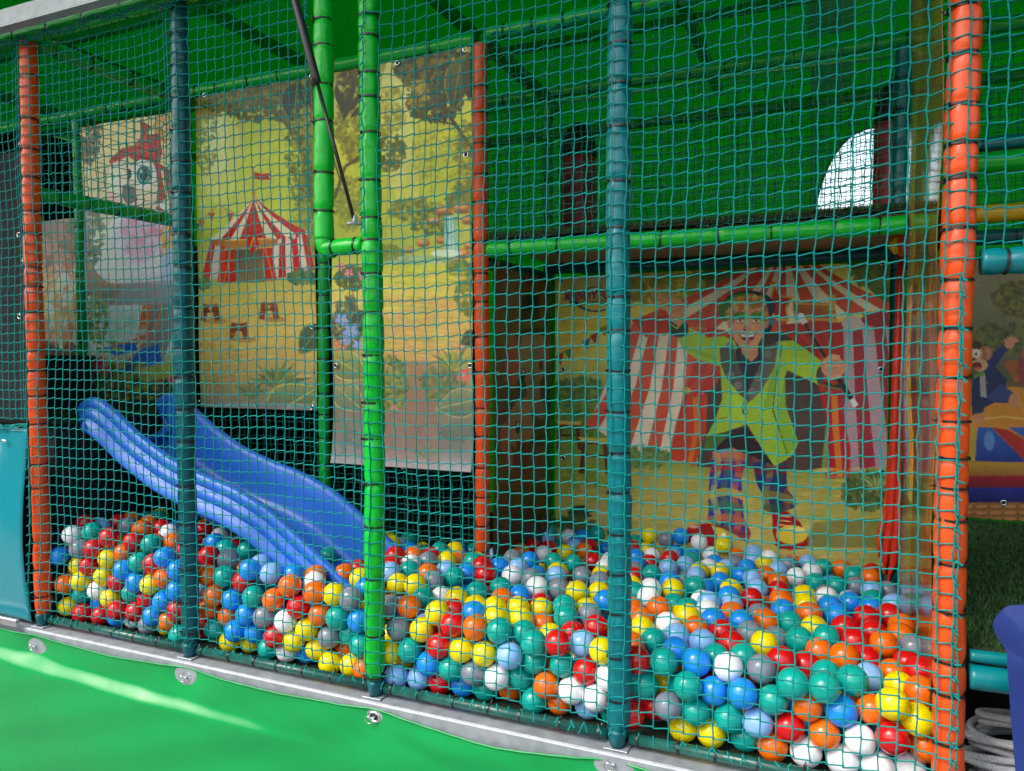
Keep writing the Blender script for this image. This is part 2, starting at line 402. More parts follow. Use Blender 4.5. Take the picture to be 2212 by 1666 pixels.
        s.I *= (1+2*amt*n+2*hf*n2)[..., None]
    def build(s, name, label, cat, eyelets=(), group=None, gain=1.0, wave=.004, thick=.002, flip=1, curl=0, rough=.38):
        s.tex(); lum = s.I.mean(-1, keepdims=True); I = np.clip((lum+(s.I-lum)*1.08)*gain*1.05-.006, .002, .9)
        h, w_ = s.h, s.w; U = np.linspace(s.u0, s.u1, w_)[None].repeat(h, 0); Z = np.linspace(s.z1, s.z0, h)[:, None].repeat(w_, 1)
        D = s.at+wave*(np.sin(U*8+s.seed)+.6*np.sin(Z*11+U*5+s.seed*2))+.5*wave*np.sin(U*31+Z*7)*np.exp(-(s.z1-Z)*9)+curl*np.exp(-(Z-s.z0)*14)
        V = np.stack([U, D, Z], -1) if s.ax == 1 else np.stack([D, U, Z], -1)
        bx = V[::h-1, ::w_-1].reshape(-1, 3).mean(0); base = np.array([bx[0], bx[1], s.z0])
        V = V.reshape(-1, 3)-base; i, j = np.meshgrid(np.arange(h-1), np.arange(w_-1), indexing='ij')
        F = np.stack([i*w_+j, (i+1)*w_+j, (i+1)*w_+j+1, i*w_+j+1], -1).reshape(-1, 4)
        root = empty(name, base, label, cat, group)
        sh = mesh_np('printed_sheet', V, F, None, root, mats=[])
        sh.data.materials.clear(); sh.data.materials.append(print_mat(rough))
        at = sh.data.color_attributes.new('print', 'FLOAT_COLOR', 'POINT')
        at.data.foreach_set('color', np.concatenate([I, np.ones((h, w_, 1))], -1).astype(np.float32).ravel())
        sol = sh.modifiers.new('thickness', 'SOLIDIFY'); sol.thickness = thick; sol.offset = -1 if s.ax == 1 else 1
        for (x, y) in eyelets:
            q = Vector(pix(*s.tr(x, y), s.ax, s.at))-Vector(base); eyelet(q, root, s.ax, s.eye_sign if hasattr(s, 'eye_sign') else 1)
        return root
_eye = {}
def eyelet(q, root, ax, sg=1):
    if ax not in _eye:
        mb = MB(); N = 20; V = []; F = []
        for i in range(N):
            a = 6.2832*i/N
            for k in range(6):
                b = 6.2832*k/6; r = .0085+.0026*math.cos(b); c = (r*math.cos(a), -.0015+.0022*math.sin(b), r*math.sin(a)); V.append(c)
        for i in range(N):
            for k in range(6): F.append((i*6+k, i*6+(k+1) % 6, ((i+1) % N)*6+(k+1) % 6, ((i+1) % N)*6+k))
        mb.add(V, F, 0); mb.add([(.0065*math.cos(6.28*i/12), -.001, .0065*math.sin(6.28*i/12)) for i in range(12)], [tuple(range(12))], 1)
        o = mb.build('eyelet', None, smooth=True, mats=[M['chrome'], M['hole']]); _eye[ax] = o.data; bpy.data.objects.remove(o)
    o = bpy.data.objects.new('eyelet', _eye[ax]); COL.objects.link(o); o.parent = root; o.location = q+Vector((0, -.004, 0) if ax == 1 else (.004, 0, 0))
    if ax == 0: o.rotation_euler = (0, 0, R(90))
_pm = {}
def print_mat(rough):
    if rough not in _pm:
        m = mat('printed_vinyl', (1, 1, 1), rough, spec=.35, bump=[(4, .25, .02), (350, .08, .0005)]); t = m.node_tree
        a = t.nodes.new('ShaderNodeVertexColor'); a.layer_name = 'print'; t.links.new(a.outputs[0], t.nodes['Principled BSDF'].inputs['Base Color']); _pm[rough] = m
    return _pm[rough]
W_, RD = (226, 222, 205), (190, 38, 38)
# --- tent banner ------------------------------------------------------------
b = Art(1, .70, .035, .66, .735, 2.07, seed=3); b.midx = 550
b.grad([(150, (70,80,40)), (240, (175,178,70)), (330, (212,216,92)), (480, (196,202,80)), (600, (178,172,92)), (625, (198,178,96)), (740, (205,172,96)), (830, (160,138,92)), (890, (120,122,112))])
b.ell(475, 330, 45, 110, (226,226,140), al=.5); b.ell(470, 300, 25, 80, (238,238,190), al=.45)
b.poly([(600,150),(700,140),(700,600),(650,600),(640,420),(655,330),(610,260)], (112,118,62), .75)
b.cloud(660, 420, 30, 150, 260, (3,8), [(120,130,60),(95,110,52),(150,155,70)], .5)
b.line([(600,240),(640,290),(672,380),(690,600)], 16, (96,92,56), .8); b.line([(648,330),(620,270),(590,235)], 7, (98,92,54), .8)
b.cloud(520, 185, 130, 45, 700, (4,11), [(70,74,36),(96,92,40),(58,66,36),(120,112,44)], .9)
b.cloud(560, 240, 70, 25, 160, (3,8), [(88,90,44),(70,78,40)], .9); b.cloud(445, 290, 25, 90, 130, (3,8), [(150,150,60),(120,126,55)], .7)
b.cloud(450, 235, 40, 20, 90, (4,9), [(170,140,50),(140,120,45)], .9)
b.bigleaf(640, 175, 95, 30, 1.62, (52,58,44), (36,42,36), (130,128,60)); b.bigleaf(668, 165, 80, 15, 1.5, (60,66,48), (40,46,38), (140,130,60))
b.cloud(655, 330, 40, 120, 500, (3,7), [(84,96,48),(120,130,58),(160,160,70),(66,78,44)], .55); b.cloud(480, 215, 60, 26, 200, (3,8), [(60,66,34),(110,106,44)], .9); b.blot(160, (430,420,690,600), (4,12), [(206,208,96),(170,178,76)], .25, .6)
# tent body
peak = (548, 420); edge = [(454,519),(474,522),(495,525),(516,526),(537,526),(558,525),(580,523),(600,518),(619,514),(640,508),(661,500)]
b.poly([(454,519),(433,606),(680,582),(661,500),(600,520),(548,528)], (200,190,170))
bt = [(433,606),(452,608),(470,610),(490,612)]
for k in range(0, 3):
    tp = [(456,521),(468,522),(480,524),(492,525)]
    if k % 2 == 0: b.poly([tp[k], tp[k+1], bt[k+1], bt[k]], (196,72,52))
rt = [(592,521),(604,518),(616,515),(628,512),(640,508),(650,505),(661,500)]; rb = [(585,604),(601,601),(618,598),(634,594),(650,590),(665,586),(680,582)]
for k in range(6):
    b.poly([rt[k], rt[k+1], rb[k+1], rb[k]], (184,34,40) if k % 2 else (206,196,180))
b.poly([(506,538),(566,536),(572,610),(498,612)], (92,84,70), 1, (130,112,80))
b.poly([(492,527),(512,527),(506,560),(512,611),(482,612)], (184,52,40)); b.poly([(560,527),(592,522),(590,560),(598,604),(574,608),(568,560)], (186,50,42))
b.line([(484,612),(497,560),(500,530)], 3, (214,110,60)); b.line([(590,606),(580,560),(572,530)], 3, (214,110,60))
for k in range(10):
    e0, e1 = edge[k], edge[k+1]; q = lambda e, t: (peak[0]+(e[0]-peak[0])*t**1.35, peak[1]+(e[1]-peak[1])*t)
    ps = [q(e0, t) for t in np.linspace(0, 1, 7)]+[q(e1, t) for t in np.linspace(1, 0, 7)]
    b.poly(ps, (190,34,38) if k in (4,) or k % 2 else (224,214,180))
b.poly([(454,517),(548,522),(600,516),(600,528),(548,536),(454,530)], (178,104,52)); b.poly([(488,520),(592,514),(592,534),(488,540)], (186,120,58)); b.line([(488,521),(592,515)], 2.5, (230,176,90)); b.line([(488,540),(592,534)], 2.5, (226,160,80))
b.poly([(538,512),(556,510),(562,534),(546,548),(534,532)], (196,44,36)); b.line([(540,540),(550,512),(556,540)], 1.8, (238,180,80))
for k in range(9): b.ell(606+k*7, 520-k*2.2, 4, 5, (170,48,44) if k % 2 else (206,196,180))
b.ell(548, 417, 5, 7, (206,150,60)); b.line([(548,412),(547,364)], 2.2, (190,130,60)); b.poly([(549,371),(566,376),(586,372),(578,380),(584,388),(562,389),(549,386)], (196,28,40))
b.line([(422,482),(455,462),(474,444),(497,456),(525,470)], 1.5, (150,70,50))
for x, y, c in ((437,475,(196,110,60)),(459,460,(186,50,50)),(480,452,(206,180,70)),(499,461,(184,48,50)),(426,482,(70,130,150))): b.poly([(x-8,y-1),(x+8,y+1),(x,y+21)], c)
b.blot(120, (425,612,690,660), (5,16), [(180,178,84),(206,190,100),(160,166,76)], .35, .18, (-.1,.1))
b.blot(110, (425,650,690,830), (8,26), [(216,186,104),(186,150,84),(224,196,116),(196,160,88)], .35, .12, (-.1,.08))
b.cloud(655, 600, 35, 16, 120, (3,8), [(72,104,70),(96,124,76),(58,86,62)], .9); b.cloud(438, 612, 16, 14, 50, (3,7), [(110,130,70),(84,106,64)], .8)
for x, y, k in ((455,668,1),(517,708,1),(580,664,1)):
    b.ell(x+12, y+26, 26, 6, (160,116,70), al=.7); b.poly([(x-16,y-14),(x+16,y-16),(x+22,y+24),(x+10,y+26),(x+6,y+8),(x-6,y+8),(x-10,y+27),(x-21,y+25)], (134,72,46)); b.ell(x, y-15, 19, 5.5, (206,170,104)); b.line([(x-18,y+6),(x+19,y+4)], 3.5, (112,58,40)); b.poly([(x-5,y-4),(x+5,y-5),(x,y+5)], (196,160,90))
b.blot(160, (425,720,520,890), (3,9), [(176,140,70),(150,110,66),(196,176,84)], .5, .35)
b.spikes(600, 838, 11, 74, 4.5, [(112,120,74),(92,104,68),(136,140,84)]); b.spikes(545, 860, 8, 48, 3.5, [(130,130,80),(104,112,72)])
b.bigleaf(692, 700, 80, 26, 2.2, (92,100,72), (72,84,64), (150,150,80)); b.bigleaf(575, 905, 130, 44, -.55, (138,142,92), (92,104,84), (178,176,96)); b.bigleaf(600, 912, 100, 30, -.15, (128,132,96), (90,100,86), (168,168,100))
b.poly([(420,868),(700,872),(700,900),(420,900)], (146,140,140), .6)
b.build('printed_banner', 'tall printed banner with small red and white circus tent and three wooden stools', 'banner', [(675,166),(444,206),(676,880),(430,868),(555,874),(676,706)], 'printed banners hung at the back', gain=1.1)
# --- waterfall banner --------------------------------------------------------
b = Art(1, .70, .74, 1.365, .53, 2.07, seed=7); b.midx = 870
b.grad([(100, (90,86,40)), (180, (206,196,110)), (300, (226,220,84)), (430, (192,196,70)), (540, (170,176,80)), (590, (204,200,80)), (640, (214,192,104)), (760, (190,156,100)), (850, (140,124,100)), (960, (124,116,108)), (1020, (150,150,156))])  # greyer foot is partly print, partly sky reflection painted in
b.ell(855, 260, 38, 150, (236,228,150), al=.55); b.ell(880, 380, 30, 90, (222,212,120), al=.5)
for x in (800, 835, 905, 930): b.line([(x,250),(x+3,420),(x-4,520)], 4, (150,150,66), .45)
b.cloud(765, 260, 42, 90, 420, (4,10), [(150,140,50),(120,118,46),(176,166,60)], .8); b.cloud(758, 180, 30, 50, 120, (4,10), [(64,60,38),(90,84,40)], .9)
b.cloud(755, 440, 36, 60, 160, (4,9), [(120,126,56),(150,150,66)], .55); b.cloud(840, 330, 34, 40, 140, (4,9), [(120,120,46),(96,100,42)], .8)
b.cloud(840, 240, 36, 60, 200, (4,9), [(176,170,60),(206,200,90),(140,134,50)], .6); b.cloud(950, 330, 60, 70, 260, (3,8), [(190,186,80),(150,152,62)], .4)
b.line([(722,430),(745,360),(790,330)], 7, (96,88,48)); b.line([(735,390),(720,340)], 4, (96,88,48))
for k in range(6): b.leaf(728+k*9, 205+(k % 3)*16, 24, 7, 1.4+.2*k, (60,62,36)); 
b.cloud(945, 150, 90, 46, 650, (4,11), [(72,66,36),(52,54,36),(100,90,44),(124,108,46)], .92); b.cloud(940, 225, 60, 40, 330, (4,9), [(66,66,38),(90,86,44)], .92); b.cloud(905, 205, 26, 30, 70, (3,8), [(176,150,60),(140,124,50)], .9)
b.line([(1025,330),(985,270),(950,225),(925,200)], 8, (84,74,46)); b.line([(985,270),(945,262)], 5, (84,74,46)); b.line([(1030,210),(1026,420)], 10, (92,86,54), .8)
b.cloud(1010, 350, 26, 90, 200, (4,9), [(140,132,60),(112,110,54)], .5)
b.bigleaf(1000, 122, 120, 27, 1.75, (112,108,48), (62,64,38), (150,138,62)); b.bigleaf(1018, 112, 110, 18, 1.6, (84,86,50), (54,56,38))
b.cloud(900, 455, 60, 24, 260, (4,9), [(160,158,56),(128,134,54),(100,112,52)], .8); b.cloud(1000, 430, 34, 30, 160, (4,9), [(128,134,54),(96,108,52)], .85)
b.cloud(935, 480, 50, 28, 260, (4,9), [(172,166,60),(120,128,52),(84,98,50)], .9)
for x, y, r in ((940,478,14),(960,455,18),(1000,450,20),(1015,475,18),(915,525,15),(955,520,12),(885,540,12),(1020,530,16),(1000,548,18),(985,560,10),(865,548,9)):
    b.ell(x, y, r, r*.6, (176,112,66)); b.ell(x-r*.2, y-r*.2, r*.7, r*.3, (214,160,100), al=.8); b.ell(x, y+r*.45, r*.9, r*.2, (104,72,54), al=.7)
b.poly([(962,468),(984,466),(990,545),(960,548)], (150,190,176)); 
for k in range(7): b.line([(964+k*3,470),(962+k*3.8,546)], 1.3, (214,232,214) if k % 2 else (110,164,160), .9)
b.ell(965, 548, 34, 8, (206,222,196)); b.ell(890, 562, 100, 10, (150,176,130), al=.85); b.blot(30, (810,556,980,572), (8,20), [(206,214,160),(120,150,110)], .5, .1, (-.05,.05))
b.cloud(830, 545, 40, 16, 140, (4,8), [(110,120,60),(140,146,64)], .7); b.cloud(1000, 580, 34, 16, 120, (4,9), [(96,116,60),(130,140,70)], .85)
b.blot(260, (815,585,1035,780), (8,30), [(196,190,70),(226,212,90),(160,164,64),(226,180,110)], .45, .12, (-.05,.12)); b.blot(160, (850,640,990,780), (10,30), [(224,170,110),(206,150,98)], .4, .12, (-.05,.1))
for y in (655, 700, 740): 
    for x in range(820, 1030, 5): b.line([(x,y+b.g.uniform(-8,8)),(x+b.g.uniform(-3,3),y-10+b.g.uniform(-8,8))], 1.4, (150,150,60), .7)
b.poly([(860,780),(940,780),(960,1020),(800,1020),(840,880)], (150,112,96), .5)
b.cloud(760, 600, 36, 26, 150, (4,9), [(72,84,52),(96,104,58)], .9)
for x, y in ((735,575),(752,590),(778,595)): b.flower(x, y, 10, (222,130,130))
b.cloud(750, 700, 30, 60, 120, (5,12), [(84,88,64),(110,110,76)], .85); b.bigleaf(790, 670, 60, 22, 2.0, (76,84,60), (60,68,54), (150,150,86))
for x, y, r in ((738,690,15),(758,715,19),(745,735,13),(772,745,12)): b.flower(x, y, r, (140,160,206), (214,170,90))
for x, y in ((726,742),(740,752)): b.flower(x, y, 9, (214,120,90))
for x, y, r in ((760,780,1),(840,800,1)): pass
b.bigleaf(715, 770, 90, 30, .55, (170,166,96), (120,124,88), (196,190,110)); b.bigleaf(720, 830, 86, 28, .75, (150,150,104), (110,116,92), (180,176,120)); b.bigleaf(735, 900, 80, 20, .9, (130,132,110), (110,112,100))
b.cloud(845, 830, 34, 60, 330, (4,9), [(128,130,76),(96,106,70),(150,148,84)], .85); b.cloud(955, 830, 50, 40, 200, (4,9), [(120,124,78),(96,104,72)], .8)
b.spikes(985, 800, 12, 66, 3.2, [(140,140,74),(112,116,66),(166,160,84)]); b.flower(1003, 810, 16, (220,104,96)); b.flower(850, 882, 9, (206,130,120))
b.bigleaf(1040, 860, 100, 30, 2.9, (140,140,104), (104,112,90), (170,168,120)); b.bigleaf(1035, 720, 46, 18, 2.6, (84,88,60), (70,74,54), (150,150,80)); b.bigleaf(1030, 925, 86, 24, 3.0, (124,126,108), (100,104,94))
b.cloud(1010, 640, 26, 40, 120, (4,9), [(110,120,60),(140,144,70)], .8); b.cloud(760, 970, 40, 30, 90, (4,10), [(110,110,104),(130,126,118)], .6)
b.spikes(925, 990, 9, 46, 2.4, [(128,126,104),(112,112,96)]); b.poly([(715,985),(1040,1000),(1040,1030),(715,1030)], (150,146,152), .55)
b.build('printed_banner', 'tall printed banner with waterfall and flowery forest path behind the bright green post', 'banner', [(1006,108),(872,1008),(1018,1014),(1017,790),(727,790),(1008,335),(860,137)], 'printed banners hung at the back', gain=1.1, curl=-.02)
# --- parrot banner -----------------------------------------------------------
P6 = lambda x, y: (162.7+x*.4229, 189.8+y*.4229)
b = Art(1, .70, -.685, -.03, .72, 2.03, P6, seed=9); b.midx = 270
b.grad([(100, (196,176,120)), (300, (206,190,140)), (620, (190,184,150)), (760, (206,214,190)), (1000, (214,228,212)), (1100, (206,222,210)), (1320, (214,228,214)), (1400, (150,150,106)), (1600, (58,56,44))])
b.cloud(70, 260, 60, 140, 150, (9,22), [(90,70,50),(60,60,50),(130,110,70)], .85); b.cloud(440, 200, 40, 80, 60, (8,20), [(170,120,60),(196,150,80)], .8)
b.cloud(90, 760, 60, 140, 120, (10,24), [(110,110,80),(80,84,60)], .7)
b.poly([(330,160),(390,205),(350,240),(430,230),(435,330),(330,330)], (150,30,30)); b.poly([(180,370),(240,310),(330,290),(340,230),(420,250),(440,320),(430,380),(300,370),(270,350),(180,400)], (160,32,30))
b.poly([(180,390),(270,360),(300,400),(350,370),(440,400),(480,520),(470,620),(300,600),(180,570)], (214,188,168)); b.poly([(390,360),(480,420),(490,640),(410,620),(420,480)], (150,52,40)); b.line([(440,420),(480,620)], 12, (226,196,160), .8)
b.ell(215, 470, 45, 80, (226,206,190)); b.ell(350, 445, 64, 82, (222,206,196)); b.ell(350, 446, 50, 66, (244,240,232)); b.ell(350, 446, 36, 50, (30,96,96)); b.ell(350, 450, 26, 38, (60,150,150)); b.ell(350, 444, 20, 32, (14,20,24)); b.ell(342, 430, 9, 12, (250,250,250)); b.line([(285,395),(330,362),(400,372)], 9, (120,26,26)); b.cloud(360, 300, 60, 40, 60, (8,20), [(170,40,36),(130,24,26),(196,60,44)], .6); b.ell(278, 440, 12, 26, (30,40,46))
b.poly([(245,500),(300,505),(318,575),(270,600),(240,560)], (92,86,88)); b.poly([(165,520),(240,560),(250,600),(170,570)], (210,170,160)); b.poly([(410,600),(470,560),(480,640)], (236,226,200))
b.poly([(200,660),(300,640),(400,650),(490,690),(500,1000),(390,1030),(290,1010),(230,900),(180,800),(175,700)], (206,204,226)); b.poly([(240,650),(420,660),(400,880),(290,900),(240,780)], (222,160,180), .45); b.poly([(430,760),(495,740),(500,1000),(440,1000)], (140,156,206), .6); b.blot(60, (240,650,480,860), (14,40), [(220,150,170),(206,120,140)], .35, .6)
for k in range(14): b.leaf(440+(k % 4)*14, 730+(k//4)*34, 12, 26, .2, (226,176,90) if k % 3 else (206,120,70))
b.blot(90, (190,680,480,980), (10,30), [(206,190,220),(222,180,196),(176,180,216)], .35, .4, (1.2,1.9))
b.poly([(60,840),(120,950),(180,1000),(500,1000),(500,1110),(160,1110),(70,1060),(60,960)], (146,126,116)); b.blot(40, (150,1000,500,1100), (20,60), [(140,120,104),(96,80,70)], .5, .12, (-.1,.1)); b.line([(60,900),(130,990),(220,1010)], 14, (176,130,90))
b.poly([(240,1000),(500,980),(500,1110),(200,1110)], (150,142,152), .8)
b.poly([(360,1110),(500,1100),(500,1260),(420,1440),(380,1400),(330,1330),(350,1250)], (140,124,120)); b.poly([(345,1110),(390,1110),(370,1250),(300,1330),(130,1345),(200,1310),(310,1280)], (196,110,70)); b.poly([(130,1330),(300,1300),(320,1340),(210,1370)], (60,100,196)); b.poly([(215,1460),(300,1350),(420,1310),(440,1420),(330,1440)], (66,92,186)); b.line([(250,1430),(420,1200),(440,1110)], 9, (206,120,60))
b.cloud(110, 1180, 60, 120, 150, (9,22), [(120,130,70),(150,150,84),(80,96,60)], .8); b.cloud(260, 1230, 90, 70, 50, (10,24), [(150,176,150),(176,196,176)], .5)
for x, y in ((100,1330),(150,1290),(180,1330),(90,1270)): b.bigleaf(x, y, 80, 14, .4+.3*math.sin(x), (176,170,90), (120,130,70))
b.cloud(300, 1500, 230, 90, 330, (9,26), [(70,76,46),(110,116,60),(50,56,40),(150,150,76)], .8); b.poly([(300,1440),(520,1380),(520,1480),(340,1500)], (170,176,84), .6)
for x, y, r in ((120,1400,34),(160,1440,30),(95,1440,26),(485,1490,24)): b.flower(x, y, r, (206,80,96), (150,40,60))
b.poly([(40,620),(66,620),(66,1430),(40,1430)], (150,150,180), .7)
b.build('printed_banner', 'tall printed banner with large red headed parrot behind the blue slide', 'banner', [(65,1048),(75,620)], 'printed banners hung at the back', gain=1.4)
# --- brown banner, a patch of sunlight painted into its colours --------------------------------------------------------
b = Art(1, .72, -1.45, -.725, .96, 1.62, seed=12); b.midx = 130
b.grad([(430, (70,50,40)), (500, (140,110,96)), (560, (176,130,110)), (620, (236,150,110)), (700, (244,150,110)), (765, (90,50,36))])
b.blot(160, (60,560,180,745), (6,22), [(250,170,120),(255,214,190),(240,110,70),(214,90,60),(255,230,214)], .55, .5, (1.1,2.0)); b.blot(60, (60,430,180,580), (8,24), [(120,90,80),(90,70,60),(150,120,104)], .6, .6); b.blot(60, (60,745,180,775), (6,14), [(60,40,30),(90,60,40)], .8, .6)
b.build('printed_banner', 'brown printed banner with painted orange sun patch left of the dark green post', 'banner', [], 'printed banners hung at the back', gain=1.9)
# --- clown banner --------------------------------------------------------------
C8 = lambda x, y: (1192.8+x*.3906, 542.2+y*.3906)
b = Art(1, 1.36, 1.445, 2.768, .03, 1.305, C8, seed=15); b.midx = 900
b.grad([(40, (206,198,120)), (200, (232,218,110)), (420, (224,206,100)), (640, (196,190,104)), (800, (130,146,80)), (1150, (120,140,66)), (1250, (164,158,84)), (1500, (178,164,94)), (1900, (140,134,84))])
b.ell(320, 160, 200, 90, (224,212,170), al=.6); b.cloud(640, 200, 260, 110, 420, (10,30), [(150,150,66),(120,134,60),(170,162,80)], .5); b.cloud(960, 140, 130, 80, 300, (9,24), [(92,112,58),(120,134,66),(76,98,56)], .7)
b.poly([(1600,40),(1900,40),(1900,330),(1800,260)], (84,104,58)); b.cloud(1780, 120, 120, 90, 300, (9,22), [(96,120,60),(70,92,52),(120,134,70)], .8)
b.cloud(150, 800, 160, 100, 420, (10,26), [(92,120,66),(120,144,76),(76,104,62)], .75); b.cloud(150, 960, 160, 80, 300, (9,22), [(110,134,64),(84,112,58)], .8)
ROOF = (1290,-150)
def fan(apex, edge_, cols, cur=1.0):
    for k in range(len(edge_)-1):
        q = lambda e, t: (apex[0]+(e[0]-apex[0])*t**cur, apex[1]+(e[1]-apex[1])*t)
        b.poly([q(edge_[k], t) for t in np.linspace(0, 1, 7)]+[q(edge_[k+1], t) for t in np.linspace(1, 0, 7)], cols[k % len(cols)])
RED, CRM = (196,84,64), (222,206,184)
b.poly([(440,400),(700,420),(880,450),(860,1180),(640,1160),(440,1110),(200,960)], CRM)
tx = [440,500,545,600,650,700,755,800,850]; bx_ = [180,250,330,430,520,590,660,740,830]; by = [960,990,1060,1090,1110,1130,1150,1170,1180]
for k in range(8):
    if k % 2 == 0: b.poly([(tx[k],400+k*8),(tx[k+1],405+k*8),((tx[k+1]+bx_[k+1])/2+26,760),(bx_[k+1],by[k+1]),(bx_[k],by[k]),((tx[k]+bx_[k])/2+26,740)], RED, 1, (206,92,72))
b.poly([(1500,430),(1900,330),(1900,1160),(1560,1260)], (176,150,150))
tx = [1560,1610,1660,1710,1770,1830,1900]; bx_ = [1560,1640,1700,1790,1880,1960,2040]
for k in range(6):
    b.poly([(tx[k],400-k*10),(tx[k+1],390-k*10),((tx[k+1]+bx_[k+1])/2,760),(bx_[k+1],1190),(bx_[k],1210),((tx[k]+bx_[k])/2-6,780)], (160,58,66) if k % 2 == 0 else (184,162,166), 1, (150,50,62) if k % 2 == 0 else (166,136,146))
fan((1290,-120), [(440,385),(560,395),(690,400),(860,470),(960,480),(1060,470),(1180,460),(1300,440),(1420,410),(1530,380),(1640,360),(1740,330),(1830,330),(1960,330)], [RED,(226,210,184)], 1.55)
for k in range(7): b.line([(440+k*60,390+k*6),(500+k*60,398+k*6)], 9, (200,120,70))
b.poly([(440,380),(700,345),(720,420),(620,470),(560,440),(520,480),(470,420)], (184,56,44)); 
for x, y in ((500,400),(580,405)): b.poly([(x-26,y-10),(x+26,y-10),(x,y+60)], (176,56,44))
b.poly([(1700,340),(1900,330),(1900,430),(1780,400)], (168,44,52)); b.ell(1660, 400, 60, 40, (190,176,170)); b.ell(1790, 380, 80, 40, (150,48,52))
b.poly([(800,500),(1500,420),(1520,900),(1490,1200),(1400,1215),(800,1195),(840,800)], (66,50,50), 1, (84,66,62))
b.poly([(860,420),(960,440),(1000,490),(900,760),(780,810),(740,770),(790,600)], (180,62,52)); 
for k in range(6): b.line([(880+k*16,450),(850+k*8,640),(750+k*8,770)], 5, (214,104,80) if k % 2 else (140,40,40), .8)
b.poly([(740,790),(860,790),(850,1000),(790,1190),(640,1150),(700,960)], (188,70,52)); b.line([(790,810),(800,980),(760,1180)], 26, (206,120,60), .8); b.line([(740,800),(690,960),(650,1140)], 16, (160,44,40), .8); b.ell(742, 772, 28, 18, (214,150,70))
b.poly([(1240,410),(1560,380),(1610,470),(1590,620),(1560,780),(1480,780),(1440,560),(1300,470)], (168,52,46)); 
for k in range(7): b.line([(1300+k*40,420),(1400+k*26,520),(1480+k*14,760)], 6, (196,84,66) if k % 2 else (128,34,36), .7)
b.poly([(1480,790),(1570,780),(1600,900),(1650,1080),(1650,1250),(1510,1262),(1530,1000)], (176,40,50)); b.line([(1560,800),(1570,1000),(1590,1250)], 34, (206,124,56), .9); b.line([(1525,820),(1530,1240)], 12, (140,28,40), .8)
b.poly([(1330,280),(1560,290),(1575,390),(1340,380)], (160,96,46)); b.line([(1340,290),(1560,300)], 10, (214,164,84)); b.line([(1340,372),(1570,384)], 12, (206,150,70)); b.line([(1370,330),(1500,336)], 30, (146,78,44)); 
for y in (255, 285, 320, 355, 385): b.ell(1548, y, 22, 14, (206,160,84))
star = [(1225,175),(1260,245),(1335,250),(1300,320),(1310,390),(1240,385),(1200,330),(1205,260)]
b.poly(star, (206,160,76)); b.poly([(x*.8+1250*.2, y*.8+300*.2) for x, y in star], (176,44,40)); b.ell(1222, 180, 12, 14, (206,150,70))
# ground strokes
b.blot(420, (30,1200,1880,1900), (20,80), [(206,186,100),(150,150,76),(226,200,116),(128,136,66),(180,150,86)], .35, .13, (-.12,.06)); b.cloud(200, 1240, 220, 70, 300, (9,22), [(134,150,64),(110,134,58),(160,168,70)], .6)
b.cloud(520, 1140, 130, 60, 220, (9,22), [(110,134,74),(84,112,62)], .8); b.cloud(1740, 1330, 140, 110, 330, (9,24), [(76,96,56),(104,122,70),(56,76,48)], .75); b.spikes(1800, 1320, 9, 110, 8, [(110,126,76),(150,158,104)]); b.poly([(1450,1500),(1900,1470),(1900,1640),(1400,1640)], (76,84,50), .6)
b.spikes(90, 1460, 6, 130, 18, [(70,84,54),(56,70,50)], -.6, .1); b.cloud(120, 1520, 120, 50, 90, (14,34), [(66,84,54),(84,100,60)], .8)
# stools and bunting
for x, y, k in ((95,950,1.0),(240,1045,1.25)):
    b.poly([(x-60*k,y+10),(x-40*k,y+10),(x-50*k,y+150*k),(x-75*k,y+150*k)], (92,58,36)); b.poly([(x+30*k,y+10),(x+50*k,y+10),(x+70*k,y+150*k),(x+45*k,y+150*k)], (92,58,36)); b.line([(x-50*k,y+70*k),(x+50*k,y+70*k)], 12, (80,50,32)); b.poly([(x-80*k,y-12*k),(x+60*k,y-6*k),(x+66*k,y+12*k),(x-50*k,y+18*k)], (206,180,90)); b.line([(x-76*k,y+14*k),(x+64*k,y+20*k)], 12, (120,76,44))
b.line([(30,575),(150,520),(250,455),(320,400)], 5, (80,84,50))
for x, y, c in ((90,560,(96,130,66)),(140,535,(206,176,60)),(190,505,(70,124,160)),(232,475,(176,60,50)),(285,435,(120,140,60)),(40,590,(176,60,44)),(345,400,(170,160,130))): b.poly([(x-24,y-6),(x+22,y-26),(x+8,y+44)], c)
# logo
for k in range(40):
    a0, a1 = 6.2832*k/40, 6.2832*(k+1)/40; c = lambda a, r1: (238+118*math.cos(a)*r1, 268+70*math.sin(a)*r1)
    b.poly([c(a0, 1.0), c(a1, 1.0), (c(a1, .9)[0]+4, c(a1, .9)[1]-3), (c(a0, .9)[0]+4, c(a0, .9)[1]-3)], (50,54,120))
b.poly([(100,198),(128,240),(160,232),(136,262),(150,300),(112,284),(94,318),(96,276),(60,266),(96,250)], (50,54,120))
